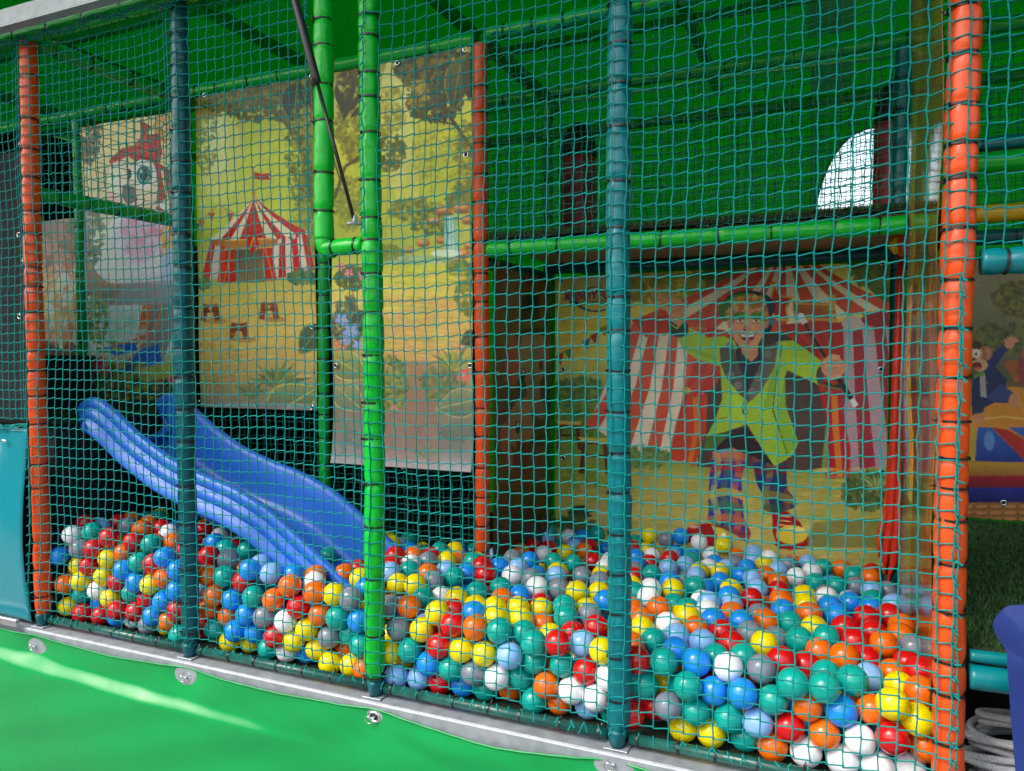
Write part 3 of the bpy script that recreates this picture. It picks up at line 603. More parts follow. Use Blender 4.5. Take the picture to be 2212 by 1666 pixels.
# person in clown costume (printed)
GR, GD, NAVY, SK = (156,186,66), (104,150,52), (44,44,60), (226,170,132)
b.poly([(905,1050),(1080,1040),(1075,1160),(1045,1250),(1060,1480),(1100,1560),(1080,1620),(1000,1560),(860,1490),(868,1250),(885,1120)], (70,60,130))
b.poly([(1085,1040),(1200,1150),(1290,1130),(1300,1320),(1352,1380),(1345,1420),(1230,1460),(1165,1430),(1175,1370),(1130,1290)], (56,52,100))
pc = [(176,44,50),(60,84,170),(206,186,76),(70,120,80),(200,110,60)]
mk1 = b.mask([b.uv(*p) for p in [(905,1050),(1080,1040),(1075,1160),(1045,1250),(1060,1480),(1100,1560),(1080,1620),(1000,1560),(860,1490),(868,1250),(885,1120)]]); mk2 = b.mask([b.uv(*p) for p in [(1085,1040),(1200,1150),(1290,1130),(1300,1320),(1352,1380),(1345,1420),(1230,1460),(1165,1430),(1175,1370),(1130,1290)]])
for mk, dim in ((mk1, 1), (mk2, .7)):
    (sy, sx), a = mk; yy, xx = np.mgrid[sy, sx]; yy = yy+3*np.sin(xx/9); xx = xx+3*np.sin(yy/11)
    for q, per in ((xx, 13), (yy, 17)):
        kk = (q//per).astype(int) % 5
        for ci, c in enumerate(pc): b.paint(((sy, sx), a*(kk == ci)*((q % per) < per*.62)), [v*dim for v in c], .62)
b.ell(975, 1110, 80, 60, (226,150,80), al=.35); b.ell(940, 1090, 40, 30, (96,150,206), al=.6)
b.poly([(920,1000),(1180,960),(1230,1190),(1090,1130),(1000,1090),(880,1110)], (52,40,44))
b.poly([(690,480),(760,430),(860,480),(945,470),(1010,500),(1060,640),(1080,900),(1076,960),(960,1000),(850,1030),(900,940),(940,820),(930,640),(800,600),(720,540)], GR); b.poly([(850,1030),(1000,1000),(880,1110),(840,1090)], (80,110,56))
b.poly([(710,520),(740,545),(900,610),(915,590),(840,560)], GD, .5); b.poly([(1060,900),(1160,640),(1250,500),(1330,495),(1400,540),(1490,610),(1475,740),(1300,660),(1285,700),(1290,860),(1320,940),(1362,1060),(1330,1130),(1230,1192),(1140,1060),(1080,965)], GR); b.poly([(1290,560),(1480,640),(1475,730),(1300,650)], (170,196,64), .6); b.line([(1270,520),(1240,700),(1220,880),(1260,1000),(1300,1120)], 7, (40,56,40)); b.poly([(1230,600),(1250,700),(1210,860),(1160,900)], GD, .6); b.poly([(1290,700),(1290,860),(1362,1060),(1290,1140),(1240,900)], GD, .5); b.line([(920,930),(970,920)], 4, (90,110,40)); b.line([(1280,970),(1325,920)], 4, (90,110,40)); b.poly([(980,700),(1060,860),(1075,950),(1000,900)], (176,206,66), .5)
b.poly([(1010,540),(1160,530),(1150,660),(1080,800),(1020,640)], NAVY); b.poly([(925,540),(1000,510),(1020,600),(1075,760),(1085,830),(1040,800),(960,700),(930,620)], (84,80,74)); b.poly([(1250,510),(1150,530),(1160,600),(1090,760),(1085,840),(1160,770),(1230,640)], (98,92,86))
for x, y in ((985,690),(1025,745),(1140,700),(1105,780),(980,520),(1190,570)): b.ell(x, y, 20, 20, (146,142,132), al=.8); b.ell(x, y, 13, 13, (84,80,74)); b.ell(x, y, 6, 6, (160,156,146))
b.ell(1066, 890, 17, 17, (70,90,44)); b.ell(1068, 888, 9, 9, (226,226,226)); b.line([(1066,820),(1050,870),(1066,900)], 6, (60,70,50))
b.poly([(1040,520),(1140,520),(1135,580),(1100,615),(1050,570)], (196,140,108))
b.ell(1085, 310, 150, 92, (44,44,70)); b.ell(1070, 300, 112, 70, (70,124,56)); b.ell(960, 330, 40, 60, (62,120,52)); b.ell(1185, 400, 34, 60, (36,40,66)); b.ell(1215, 390, 22, 22, (80,120,150))
b.ell(985, 395, 20, 34, (200,150,110)); b.ell(1180, 395, 18, 34, (190,140,104)); b.poly([(985,350),(1000,300),(1090,280),(1170,310),(1178,400),(1165,470),(1130,530),(1090,560),(1050,545),(1005,490),(985,420)], SK, 1, (206,146,112))
b.cloud(1085, 285, 85, 32, 130, (10,26), [(206,160,84),(170,120,60),(226,186,110)], .9); b.cloud(985, 360, 22, 44, 40, (8,18), [(206,160,84),(160,116,60)], .8); b.cloud(1178, 350, 16, 40, 30, (8,18), [(196,150,80),(150,106,56)], .8)
b.ell(1035, 362, 34, 24, (92,140,50)); b.ell(1132, 360, 36, 22, (92,140,50)); b.line([(1002,352),(1035,335),(1068,345)], 3, (50,60,40)); b.line([(1102,345),(1135,332),(1168,350)], 3, (50,60,40))
for x in (1040, 1128): b.ell(x, 384, 20, 8, (236,226,214)); b.ell(x, 384, 8, 8, (60,70,50)); b.line([(x-22,380),(x,373),(x+22,381)], 4, (50,40,36)); b.line([(x-20,398),(x,403),(x+20,398)], 3, (150,96,76))
b.line([(1078,390),(1066,425)], 4, (180,120,92)); b.ell(1073, 433, 17, 19, (196,40,40)); b.ell(1068, 427, 5, 5, (240,150,140))
b.poly([(1030,458),(1075,462),(1128,454),(1112,490),(1085,504),(1052,492)], (120,30,34)); b.poly([(1038,461),(1075,465),(1120,458),(1110,474),(1078,478),(1048,474)], (240,236,226)); b.ell(1082, 494, 20, 9, (196,90,84)); b.ell(1078, 512, 18, 7, (206,80,70)); b.line([(1022,445),(1028,462)], 4, (176,116,90)); b.line([(1136,440),(1132,460)], 4, (176,116,90))
b.ell(697, 425, 60, 52, (50,56,48), .5); b.line([(650,400),(690,430),(735,380)], 8, (150,170,60)); b.poly([(640,330),(730,320),(735,380),(700,420),(650,380)], (206,150,116)); b.ell(680, 315, 52, 52, (216,160,126))
for p in ([(650,290),(615,245),(590,208)], [(675,275),(660,225),(652,205)], [(645,305),(590,262),(558,238)], [(645,325),(590,305),(556,286)]): b.line(p, 25, (216,162,128), 1, .35); b.ell(p[-1][0], p[-1][1], 10, 10, (216,162,128))
b.line([(705,330),(730,290),(745,275)], 24, (206,150,116), 1, .3); 
for p in ([(640,300),(700,300)], [(660,340),(710,320)]): b.line(p, 4, (176,116,90), .7)
b.line([(1372,360),(1530,620)], 14, (40,38,36), 1, -.5); b.line([(1372,362),(1398,400)], 34, (228,226,222)); b.ell(1374, 360, 18, 16, (228,226,222)); b.ell(1482, 690, 22, 50, (70,70,66)); b.line([(1530,620),(1665,835)], 28, (34,32,34)); b.line([(1655,820),(1682,858)], 28, (222,220,216))
b.ell(1555, 645, 68, 60, (206,148,114)); 
for k, (x, y) in enumerate(((1540,600),(1545,636),(1552,668),(1560,696))): b.line([(x-40,y+8),(x+40,y-8)], 26, (214,158,124) if k % 2 else (206,148,116)); b.line([(x-38,y+22),(x+38,y+6)], 3, (150,96,76))
b.line([(1500,620),(1545,580),(1590,590)], 24, (214,158,124)); b.poly([(1500,720),(1560,740),(1620,720),(1600,760),(1520,760)], (50,52,50)); b.line([(1500,745),(1590,765)], 7, (110,140,60))
b.poly([(725,1560),(760,1520),(860,1505),(960,1530),(975,1600),(900,1625),(730,1600)], (150,36,38)); b.ell(690, 310, 1, 1, (226,170,132)); b.ell(785, 1525, 26, 9, (226,180,160), al=.7); b.poly([(880,1520),(960,1540),(970,1590),(920,1590)], (206,180,80)); b.ell(948, 1572, 12, 12, (226,220,210)); b.line([(730,1602),(900,1628),(980,1605)], 10, (110,26,30))
b.poly([(1215,1450),(1300,1440),(1370,1500),(1420,1590),(1400,1650),(1250,1650),(1220,1560)], (148,34,42)); b.ell(1325, 1570, 88, 52, (206,180,76)); b.ell(1350, 1540, 50, 14, (232,212,130), al=.7); b.line([(1230,1620),(1320,1650),(1415,1620)], 16, (140,30,36)); 
for y in (1465,1490,1515): b.line([(1250,y),(1320,y+8)], 5, (222,190,120))
b.line([(870,1490),(1000,1560),(1090,1570)], 16, (40,60,60), .6)
clown = b.build('printed_banner', 'wide printed banner with waving clown in green jacket before a circus tent', 'banner', [(48,170),(574,139),(1159,103),(1826,66),(1818,655),(1824,1220),(62,655),(62,1145)], 'printed banners hung at the back', gain=1.08)
# logo lettering on the clown banner
def text(body, x, y, size, color, off=0, shear=0, z=.006, sx=1.0):
    cu = bpy.data.curves.new('t', 'FONT'); cu.body = body; cu.size = size; cu.extrude = .0008; cu.offset = off; cu.shear = shear; cu.align_x = 'CENTER'; cu.align_y = 'CENTER'
    t = bpy.data.objects.new('t', cu); COL.objects.link(t); dg = bpy.context.evaluated_depsgraph_get(); me = bpy.data.meshes.new_from_object(t.evaluated_get(dg)); bpy.data.objects.remove(t)
    me.materials.clear(); me.materials.append(color); o = bpy.data.objects.new('logo_lettering', me); COL.objects.link(o); o.parent = clown
    q = Vector(pix(*C8(x, y), 1, 1.36))-clown.location; o.location = (q.x, q.y-z, q.z); o.rotation_euler = (R(90), 0, 0); o.scale.x = sx; return o
M['lred'] = mat('print_red', (.42,.02,.03), .4); M['lnavy'] = mat('print_grey', (.10,.11,.13), .4); M['lwhite'] = mat('print_white', (.7,.68,.6), .4)
text('KIDDYFUN', 222, 250, .048, M['lwhite'], .0035, 0, .0075, 1.02); text('KIDDYFUN', 222, 250, .048, M['lred'], .0012, 0, .010, 1.02); text('EVENTMODULE', 236, 284, .024, M['lnavy'], 0, .25, .0085, 1.0)
# --- elephant banner (in the side plane) ----------------------------------------
E5 = lambda x, y: (737.33+x/3, 555+y/3)
b = Art(0, 1.425, .735, 1.35, .05, 1.29, E5, seed=21); b.midx = 1180
b.grad([(60, (130,104,70)), (400, (110,96,66)), (1000, (96,82,54)), (1400, (110,84,50)), (1800, (70,52,36))])
b.blot(300, (980,60,1400,1800), (10,34), [(84,70,46),(140,116,76),(70,60,42),(150,110,60)], .5, .35, (1.2,1.9)); b.poly([(1040,60),(1180,100),(1170,300),(1060,330)], (150,130,90)); b.line([(1020,60),(1080,180),(1060,300)], 22, (150,104,60)); b.line([(1180,120),(1230,260)], 30, (130,90,54))
b.ell(1105, 680, 52, 180, (176,104,84)); b.ell(1100, 700, 34, 140, (190,90,80)); b.ell(1370, 600, 40, 160, (170,96,80)); b.ell(1240, 640, 90, 190, (176,146,120)); b.poly([(1190,700),(1270,700),(1290,900),(1330,1010),(1300,1060),(1210,960)], (166,136,112)); b.ell(1180, 760, 14, 44, (40,36,34)); b.ell(1180, 744, 6, 14, (230,226,220)); b.ell(1290, 700, 12, 36, (60,50,44))
for k in range(7): b.line([(1195+k*8,790+k*34),(1275+k*6,780+k*34)], 5, (130,104,84), .7)
b.poly([(1180,260),(1280,250),(1300,470),(1160,470)], (34,34,38)); b.poly([(1170,420),(1300,410),(1300,470),(1165,480)], (88,110,50)); b.poly([(1140,470),(1330,455),(1320,500),(1150,510)], (40,38,40))
b.ell(1160, 1100, 90, 150, (176,140,104)); b.ell(1200, 960, 70, 50, (184,150,116)); b.ell(1060, 1180, 40, 110, (190,100,84)); b.ell(1145, 1105, 18, 40, (40,34,30)); b.ell(1148, 1090, 7, 14, (236,230,220)); b.poly([(1120,1180),(1220,1200),(1190,1260),(1140,1250)], (110,50,44)); b.poly([(1050,1260),(1200,1250),(1220,1480),(1080,1480)], (120,64,54)); b.ell(1085, 1310, 22, 80, (196,110,90)); b.poly([(1220,1240),(1320,1220),(1340,1500),(1230,1500)], (120,96,66))
b.poly([(980,1480),(1400,1460),(1400,1860),(980,1860)], (84,58,36), .7); b.blot(120, (980,1480,1400,1850), (12,34), [(110,76,44),(70,48,32),(140,96,54)], .6, .5)
b.eye_sign = -1
b.build('printed_banner', 'narrow dim printed banner with elephant in black top hat beside inner orange post', 'banner', [(1004,755),(1010,40)], 'printed banners hung at the back', gain=.8)
# --- streaky side banner ---------------------------------------------------------
b = Art(0, 2.775, .06, .74, .10, 2.25, lambda x, y: (x, y), seed=24); b.midx = 1990
b.I[:] = lin((110,84,52)); n1 = vnoise(b.h, b.w, 40, 3)
xs_ = np.linspace(0, 1, b.w)[None]+.08*(n1-.5)+.06*np.sin(np.linspace(0, 9, b.h))[:, None]
for lo_, hi_, c in ((0,.12,(150,110,60)),(.12,.22,(200,120,60)),(.22,.34,(96,92,56)),(.34,.5,(92,62,50)),(.5,.58,(120,124,62)),(.58,.72,(70,44,40)),(.72,.84,(206,180,70)),(.84,.93,(150,150,170)),(.93,1.2,(96,76,48))):
    b.I[(xs_ >= lo_) & (xs_ < hi_)] = lin(c)
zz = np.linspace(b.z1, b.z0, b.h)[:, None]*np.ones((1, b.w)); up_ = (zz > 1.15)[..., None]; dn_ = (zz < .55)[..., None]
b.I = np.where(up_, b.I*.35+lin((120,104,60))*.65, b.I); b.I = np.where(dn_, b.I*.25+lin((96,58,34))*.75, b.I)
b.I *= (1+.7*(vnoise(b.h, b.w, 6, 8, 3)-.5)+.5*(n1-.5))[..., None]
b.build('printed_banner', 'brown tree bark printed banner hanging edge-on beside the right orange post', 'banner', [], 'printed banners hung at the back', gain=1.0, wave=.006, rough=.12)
# --- monkey banner ------------------------------------------------------------------
K3 = lambda x, y: (1897.7+x*.1953, 488+y*.1953)
b = Art(1, 1.40, 2.88, 3.75, .36, 1.30, K3, seed=27); b.midx = 1300
b.grad([(560, (150,140,110)), (900, (130,124,96)), (1200, (110,112,80)), (1700, (90,86,70)), (2100, (190,140,70)), (3200, (120,80,50))])
b.cloud(1600, 800, 330, 190, 520, (20,56), [(120,112,56),(84,88,48),(150,136,72),(64,72,44)], .7); b.cloud(1400, 1250, 420, 170, 420, (20,50), [(60,72,44),(92,96,54),(120,116,64)], .7)
b.poly([(1020,1900),(1100,1830),(1500,1780),(2400,1900),(2400,2300),(1020,2300)], (206,140,70)); b.line([(1160,2140),(1400,2110),(1700,2150)], 14, (240,206,140), .7)
b.poly([(1100,2230),(1260,2230),(1330,2310),(1660,2630),(1070,2600)], (64,104,176), 1, (44,60,130)); b.ell(1230, 2380, 60, 110, (120,160,206), al=.6); b.poly([(1260,2230),(1440,2260),(2000,2600),(1660,2640)], (176,60,56)); b.poly([(1440,2230),(2300,2230),(2300,2620),(2000,2600)], (70,100,170)); b.poly([(1000,2230),(1090,2230),(1070,2610),(1000,2600)], (176,150,70))
for y0, y1, c, c2 in ((2620,2770,(196,160,70),(150,90,54)),(2770,2900,(176,50,60),(96,36,50)),(2900,3090,(50,60,150),(26,28,66))): b.poly([(960,y0),(2400,y0-10),(2400,y1),(960,y1)], c, 1, c2)
b.poly([(960,3060),(2400,3060),(2400,3400),(960,3400)], (140,100,66)); 
for k in range(24): b.ell(980+(k % 8)*160, 3110+(k//8)*70, 84, 30, (96,66,46)); b.ell(980+(k % 8)*160, 3105+(k//8)*70, 74, 23, (176,124,80))
b.poly([(1380,1440),(1440,1360),(1360,1320),(1200,1480),(1190,1600),(1250,1620)], (44,54,104)); b.poly([(1040,1640),(1300,1560),(1420,1700),(1400,1900),(1180,2010),(1030,1980)], (48,56,92)); b.poly([(1030,1900),(1180,1990),(1170,2060),(1040,2100)], (50,56,84)); b.poly([(1180,1900),(1360,1750),(1500,1850),(1460,1960),(1300,1960)], (64,76,120)); b.poly([(1120,1600),(1180,1640),(1200,1900),(1130,1890)], (200,196,180), .6); b.poly([(1050,1650),(1110,1620),(1170,1600),(1165,1660),(1110,1660),(1060,1700)], (100,140,60))
b.ell(1200, 1410, 60, 80, (176,110,86)); b.ell(1210, 1410, 36, 56, (196,130,110)); b.ell(1095, 1430, 100, 120, (150,104,76)); b.ell(1080, 1410, 72, 80, (206,164,130)); b.ell(1120, 1540, 90, 70, (206,160,124)); b.ell(1090, 1550, 56, 44, (110,40,40)); b.ell(1100, 1580, 36, 18, (206,110,100)); b.ell(1090, 1322, 60, 50, (70,50,40)); b.ell(1085, 1410, 34, 46, (236,230,220)); b.ell(1080, 1415, 17, 26, (70,46,30)); b.ell(1074, 1405, 6, 8, (250,250,250)); b.ell(1060, 1475, 26, 14, (60,40,36))
for a in (-2.6,-2.0,-1.5,-1.0,-.5): b.line([(1470,1300),(1470+90*math.cos(a),1300+80*math.sin(a))], 30, (206,140,110)); 
b.ell(1450, 1310, 56, 46, (206,140,110)); b.ell(1110, 2120, 66, 46, (190,130,96)); 
for k in range(4): b.ell(1070+k*30, 2160, 16, 18, (200,140,106))
b.ell(1500, 1940, 56, 90, (196,136,100)); 
for k in range(4): b.ell(1540+k*8, 1880+k*34, 22, 14, (206,146,110))
b.ell(1480, 1540, 90, 60, (160,96,60)); b.ell(1640, 1600, 110, 160, (140,70,70)); b.line([(1450,1560),(1540,1720)], 70, (160,96,60)); b.ell(1640, 1420, 60, 60, (176,90,70))
b.build('printed_banner', 'printed banner with laughing monkey above bouncy castle right of the right orange post', 'banner', [(1380,2960+100)], 'printed banners hung at the back', gain=.85)

# ------------------------------------------------------------ roof, walls, awning
def sheet(name, P, nu, nv, m, parent=None, amp=.012, seed=1, thick=.003, nrm=(0,0,1), f=1.0):
    """wavy cloth between four corners P (p00,p10,p11,p01)"""
    g = np.random.default_rng(seed); u, v = np.meshgrid(np.linspace(0, 1, nu), np.linspace(0, 1, nv), indexing='ij'); P = np.array(P, float)
    V = ((1-u)*(1-v))[..., None]*P[0]+(u*(1-v))[..., None]*P[1]+(u*v)[..., None]*P[2]+((1-u)*v)[..., None]*P[3]
    d = np.zeros_like(u)
    for k in range(6): d += np.sin(u*g.uniform(3, 22)*f+g.random()*6+v*g.uniform(-6, 6)*f)*np.sin(v*g.uniform(2, 12)*f+g.random()*6)/6
    V = V+np.array(nrm)*(amp*d)[..., None]; V = V.reshape(-1, 3)
    i, j = np.meshgrid(np.arange(nu-1), np.arange(nv-1), indexing='ij'); F = np.stack([i*nv+j, (i+1)*nv+j, (i+1)*nv+j+1, i*nv+j+1], -1).reshape(-1, 4)
    o = mesh_np(name, V, F, m, parent); s_ = o.modifiers.new('t', 'SOLIDIFY'); s_.thickness = thick; s_.offset = 0
    return o
root = empty('tarpaulin_roof', (1, 1.2, 2.42), 'green cloth roof stretched over the dim play frame', 'roof')
def under(o, r): o.parent = r; o.matrix_parent_inverse = Matrix.Translation(-r.location)
o = sheet('roof_cloth', [(-3, -.05, 2.43), (5, -.05, 2.43), (5, 2.42, 2.43), (-3, 2.42, 2.43)], 160, 50, M['roof'], None, .016, 3); under(o, root)
for x in (-1.6, -.7, .2, 1.1, 2.0, 2.9, 3.8):
    mb = MB(); mb.box(x-.022, x+.022, -.02, 2.38, 2.355, 2.40, .004); o = mb.build('roof_bar', M['dgreen']); under(o, root)
for y in (.6, 1.5):
    xs = [-3, -1.6, -.7, .2, 1.1, 2.0, 2.9, 3.8, 5]; mb = MB()
    for a_, b_ in zip(xs[:-1], xs[1:]): mb.box(a_+.024, b_-.024, y-.018, y+.018, 2.365, 2.40, .003)
    o = mb.build('roof_bar', M['dgreen']); under(o, root)
o = sheet('awning', [(-3, -.12, 2.46), (5, -.12, 2.46), (5, -1.25, 2.98), (-3, -1.25, 2.98)], 60, 20, M['roof'], None, .02, 5)
root = empty('awning_flap', (1, -.1, 2.4), 'green raised awning flap above the galvanised top rail', 'awning')
o.name = 'flap_cloth'; under(o, root)
mb = MB()
for x in np.arange(-2.9, 4.9, .55): mb.tube([(x, -.14, 2.44), (x+.02, -1.2, 2.93)], .006, 6)
for t in (.25, .6, .95): mb.tube([(-2.95, -.12-1.1*t, 2.435+.52*t), (4.9, -.12-1.1*t, 2.435+.52*t)], .006, 6)
o = mb.build('stay_wires', M['tie'], smooth=True); under(o, root)
# back wall with arched opening
root = empty('back_wall', (1, 2.4, 0), 'green cloth rear wall with an arched opening showing white sky', 'wall')
def arch(x):
    c, r, zb, zt = 2.755, .292, 1.40, 2.085
    d = abs(x-c)/r
    return None if d >= 1 or x > 2.93 else zb+(zt-zb)*(1-d**2.3)**.46
V = []; F = []
xs = sorted(set([round(-3+.1*i, 3) for i in range(81)]+[round(2.463+.584*(1-math.cos(math.pi*k/40))/2, 4) for k in range(41)]))
def wy(x, z): return 2.38+.012*math.sin(x*5+z*3)+.008*math.sin(z*9+x*2)
def colq(x0, x1, a0, a1, b0, b1, n=8):
    for k in range(n):
        t0, t1 = k/n, (k+1)/n
        q = [(x0, a0+(b0-a0)*t0), (x1, a1+(b1-a1)*t0), (x1, a1+(b1-a1)*t1), (x0, a0+(b0-a0)*t1)]
        i = len(V); V.extend([(x-1, wy(x, z)-2.4, z) for x, z in q]); F.append((i, i+1, i+2, i+3))
for x0, x1 in zip(xs[:-1], xs[1:]):
    m0 = arch((x0+x1)/2)
    if m0 is None: colq(x0, x1, 0, 0, 2.43, 2.43, 16)
    else:
        h0 = arch(x0) or 1.40; h1 = arch(x1) or (1.40 if x1 < 2.9 else h0)
        colq(x0, x1, 0, 0, 1.40, 1.40, 10); colq(x0, x1, h0, h1, 2.43, 2.43, 6)
o = mesh_np('wall_cloth', V, F, M['wallc'], root, smooth=False); sm = o.modifiers.new('t', 'SOLIDIFY'); sm.thickness = .003
mb = MB(); pts = [(x-1, -.016, arch(x)) for x in np.linspace(2.464, 2.92, 60)]; mb.tube(pts, .006, 8)
mb.build('arch_piping', M['dgreen'], root, smooth=True)
for sx, nm, lab in ((-2.2, 'side_wall', 'black cloth side wall at the far left end'), (4.9, 'side_wall', 'green cloth side wall at the far right end')):
    o = sheet(nm, [(sx, .05, 0), (sx, 2.38, 0), (sx, 2.38, 2.42), (sx, .05, 2.42)], 20, 20, M['blackcloth'] if sx < 0 else M['roof'], None, .01, 4, nrm=(1,0,0)); tag(o, lab, 'wall')
o = sheet('shade_backing', [(-2.1, 1.52, 0), (.98, 1.52, 0), (.98, 1.52, 1.6), (-2.1, 1.52, 1.6)], 50, 20, M['blackcloth'], None, .02, 6, nrm=(0,1,0)); tag(o, 'black sheet standing for the darkness behind the blue slide', 'shade sheet')  # black sheet put in as the shade behind the slide
# ------------------------------------------------------------ sill beam
def extrude(name, prof, x0, x1, m, nx=2, parent=None, closed=True):
    V = []; F = []; n = len(prof)
    for i in range(nx):
        x = x0+(x1-x0)*i/(nx-1); V += [(x, y, z) for y, z in prof]
    for i in range(nx-1):
        for k in range(n if closed else n-1): F.append((i*n+k, i*n+(k+1) % n, (i+1)*n+(k+1) % n, (i+1)*n+k))
    if closed: F += [tuple(range(n)), tuple((nx-1)*n+k for k in range(n-1, -1, -1))]
    mb = MB(); mb.add(V, F); return mb.build(name, m, parent)
o = extrude('edge_rail', [(.062,-.004),(.062,-.02),(-.026,-.02),(-.034,-.026),(-.036,-.30),(-.040,-.30),(-.0405,-.008),(-.0385,-.004),(-.0365,-.003),(-.0345,-.005),(-.033,-.0048),(-.0325,-.004)], -2.4, 4.6, M['steel'])
tag(o, 'galvanised steel edge rail running under the posts above the green tarpaulin', 'rail')
mb = MB(); rr = random.Random(8)
for i in range(9000):
    x = rr.uniform(-.02, 3.3); y = .058+.02*rr.random()**2; a = rr.uniform(0, 6.28); h = rr.uniform(.004, .011); w0 = .0012
    mb.add([(x-w0*math.cos(a), y-w0*math.sin(a), -.004), (x+w0*math.cos(a), y+w0*math.sin(a), -.004), (x+rr.uniform(-.006,.006), y+rr.uniform(-.010,.003), h)], [(0,1,2)])
o = mesh_np('turf_strip', mb.V, mb.F, M['blade'], None, smooth=False); tag(o, 'thin dark turf fringe along the rail', 'turf', kind='stuff')
# ------------------------------------------------------------ lower tarpaulins
EY = [pix(x, y, 1, -.06) for x, y in ((65,1400),(393,1468),(800,1556),(1320,1659))]
def tarp_y(x, z):
    zc = -.100-.036*(x+.15); dp = .026*min(1, max(0, (1.25-x)/.7))**.8; wd = .046-.012*max(0, x)
    t = min(1, max(0, (zc+wd/2-z)/wd)); t = t*t*(3-2*t)
    y = -.050-dp*t+.10*max(0, zc-.03-z)*.3
    y -= .006*math.sin(x*2.1+.5)*min(1, max(0, -z-.05)*6)-.005*math.sin(x*3.7+z*9)*min(1, max(0, -z-.05)*5)
    y -= .0010*math.sin(x*31+z*60)*math.exp(-((z+.10)/.05)**2)+.0016*math.sin(x*13-z*41+1)
    if x > 1.0: y -= .010*min(1, x-1.0)*math.exp(-((z+.07+.02*math.sin(x*4))/.03)**2)*(.5+.5*math.sin(x*9))
    for e in EY: y += .014*math.exp(-((x-e[0])/.07)**2-((z-e[2])/.05)**2)
    return y
V = []; F = []; xs = np.linspace(-2.2, 3.4, 420); nz = 90
for x in xs:
    top = -.020
    for i in range(len(EY)):
        a = EY[i][0]; b_ = a+.70; 
        if a <= x < b_: top = -.020-.016*math.sin(math.pi*(x-a)/.70)**2*(1.5 if i == 2 else .6)
    top += .0004*math.sin(x*90)+.0005*math.sin(x*27)
    for k in range(nz):
        t = k/(nz-1); z = top-(t**1.4)*.84; V.append((x, tarp_y(x, z), z))
for i in range(len(xs)-1):
    for k in range(nz-1): F.append((i*nz+k, i*nz+k+1, (i+1)*nz+k+1, (i+1)*nz+k))
root = empty('green_tarpaulin', (1, -.06, -.86), 'glossy bright green side tarpaulin hanging below the steel edge rail', 'tarpaulin')
o = mesh_np('tarpaulin_sheet', V, F, M['tarp']); under(o, root); sm = o.modifiers.new('t', 'SOLIDIFY'); sm.thickness = .0025; sm.offset = -1
mb = MB(); mb.tube([(x, tarp_y(x, V[i*nz][2])-.001, V[i*nz][2]) for i, x in enumerate(xs)], .0026, 6); o = mb.build('hem', M['tarp'], smooth=True); under(o, root)
def fastener(q, par, tilt=0.2):
    ro = bpy.data.objects.new('turn_fastener', None); COL.objects.link(ro); ro.parent = par; ro.location = Vector(q)-par.location; ro.empty_display_size = .02
    mb = MB(); n = 26; V = []; F = []
    def ov(rx, rz, y): return [(rx*math.cos(6.2832*k/n), y, rz*math.sin(6.2832*k/n)) for k in range(n)]
    rings = [ov(.021,.0165,.002), ov(.021,.0165,-.002), ov(.0185,.014,-.004), ov(.014,.010,-.003), ov(.013,.009,-.001)]
    for r_ in rings: V += r_
    for a in range(4):
        for k in range(n): F.append((a*n+k, a*n+(k+1) % n, (a+1)*n+(k+1) % n, (a+1)*n+k))
    mb.add(V, F); pl = mb.build('oval_plate', M['chrome'], ro, smooth=True)
    mb = MB(); mb.add(ov(.0135,.0095,-.0012), [tuple(range(n))]); mb.build('plate_recess', M['hole'], ro)
    mb = MB(); mb.tube([(0,-.001,0),(0,-.010,0)], .0038, 12); mb.box(-.006,.006,-.013,-.009,-.0028,.0028,.001); mb.build('turn_knob', M['steel'], ro, smooth=False)
    mb = MB(); mb.tube([(-.009+.011*math.cos(a), -.016-.004*math.sin(a), -.004+.0115*math.sin(a)) for a in np.linspace(0, 6.0, 22)], .0013, 6, closed=True); mb.build('pull_ring', M['chrome'], ro, smooth=True)
    ro.rotation_euler = (0, tilt, 0); return ro
for i, e in enumerate(EY): fastener((e[0], tarp_y(e[0], e[2])-.001, e[2]), root, .25-.1*i)
root = empty('turquoise_tarpaulin', (-.6, -.01, .02), 'turquoise tarpaulin left of the left orange post below the net', 'tarpaulin')
V = []; F = []; nx, nz = 80, 60
for i in range(nx):
    for k in range(nz):
        x = -1.6+1.565*i/(nx-1); z = .012+.69*k/(nz-1)
        y = -.018-.030*math.sin(math.pi*(z-.01)/.7)*(.6+.4*math.sin(x*3))-.008*math.sin(x*6+z*7)+.010*math.exp(-((x+.20)/.05)**2-((z-.665)/.05)**2)+.006*math.exp(-((x+.20)/.012)**2)*max(0, z-.6)*8
        V.append((x, y, z))
for i in range(nx-1):
    for k in range(nz-1): F.append((i*nz+k, i*nz+k+1, (i+1)*nz+k+1, (i+1)*nz+k))
o = mesh_np('tarpaulin_sheet', V, F, M['ttarp']); under(o, root); sm = o.modifiers.new('t', 'SOLIDIFY'); sm.thickness = .0025
q = pix(13, 952, 1, -.025); mb = MB(); n = 20; mb.add([(.013*math.cos(6.28*k/n), -.003+.001*math.sin(6.28*k/n), .006*math.sin(6.28*k/n)) for k in range(n)]+[(.010*math.cos(6.28*k/n), -.006, .004*math.sin(6.28*k/n)) for k in range(n)], [(k, (k+1) % n, n+(k+1) % n, n+k) for k in range(n)]+[tuple(range(n, 2*n))])
o = mb.build('oval_eyelet', M['chrome'], smooth=True); o.location = Vector(q)-Vector((0,.006,0)); under(o, root)
o = extrude('aluminium_strip', [(-.062,.004),(-.062,.026),(-.059,.029),(-.050,.029),(-.050,.004)], -2.0, -.055, M['alu']); tag(o, 'short aluminium strip clamping the foot of the turquoise tarpaulin', 'strip')
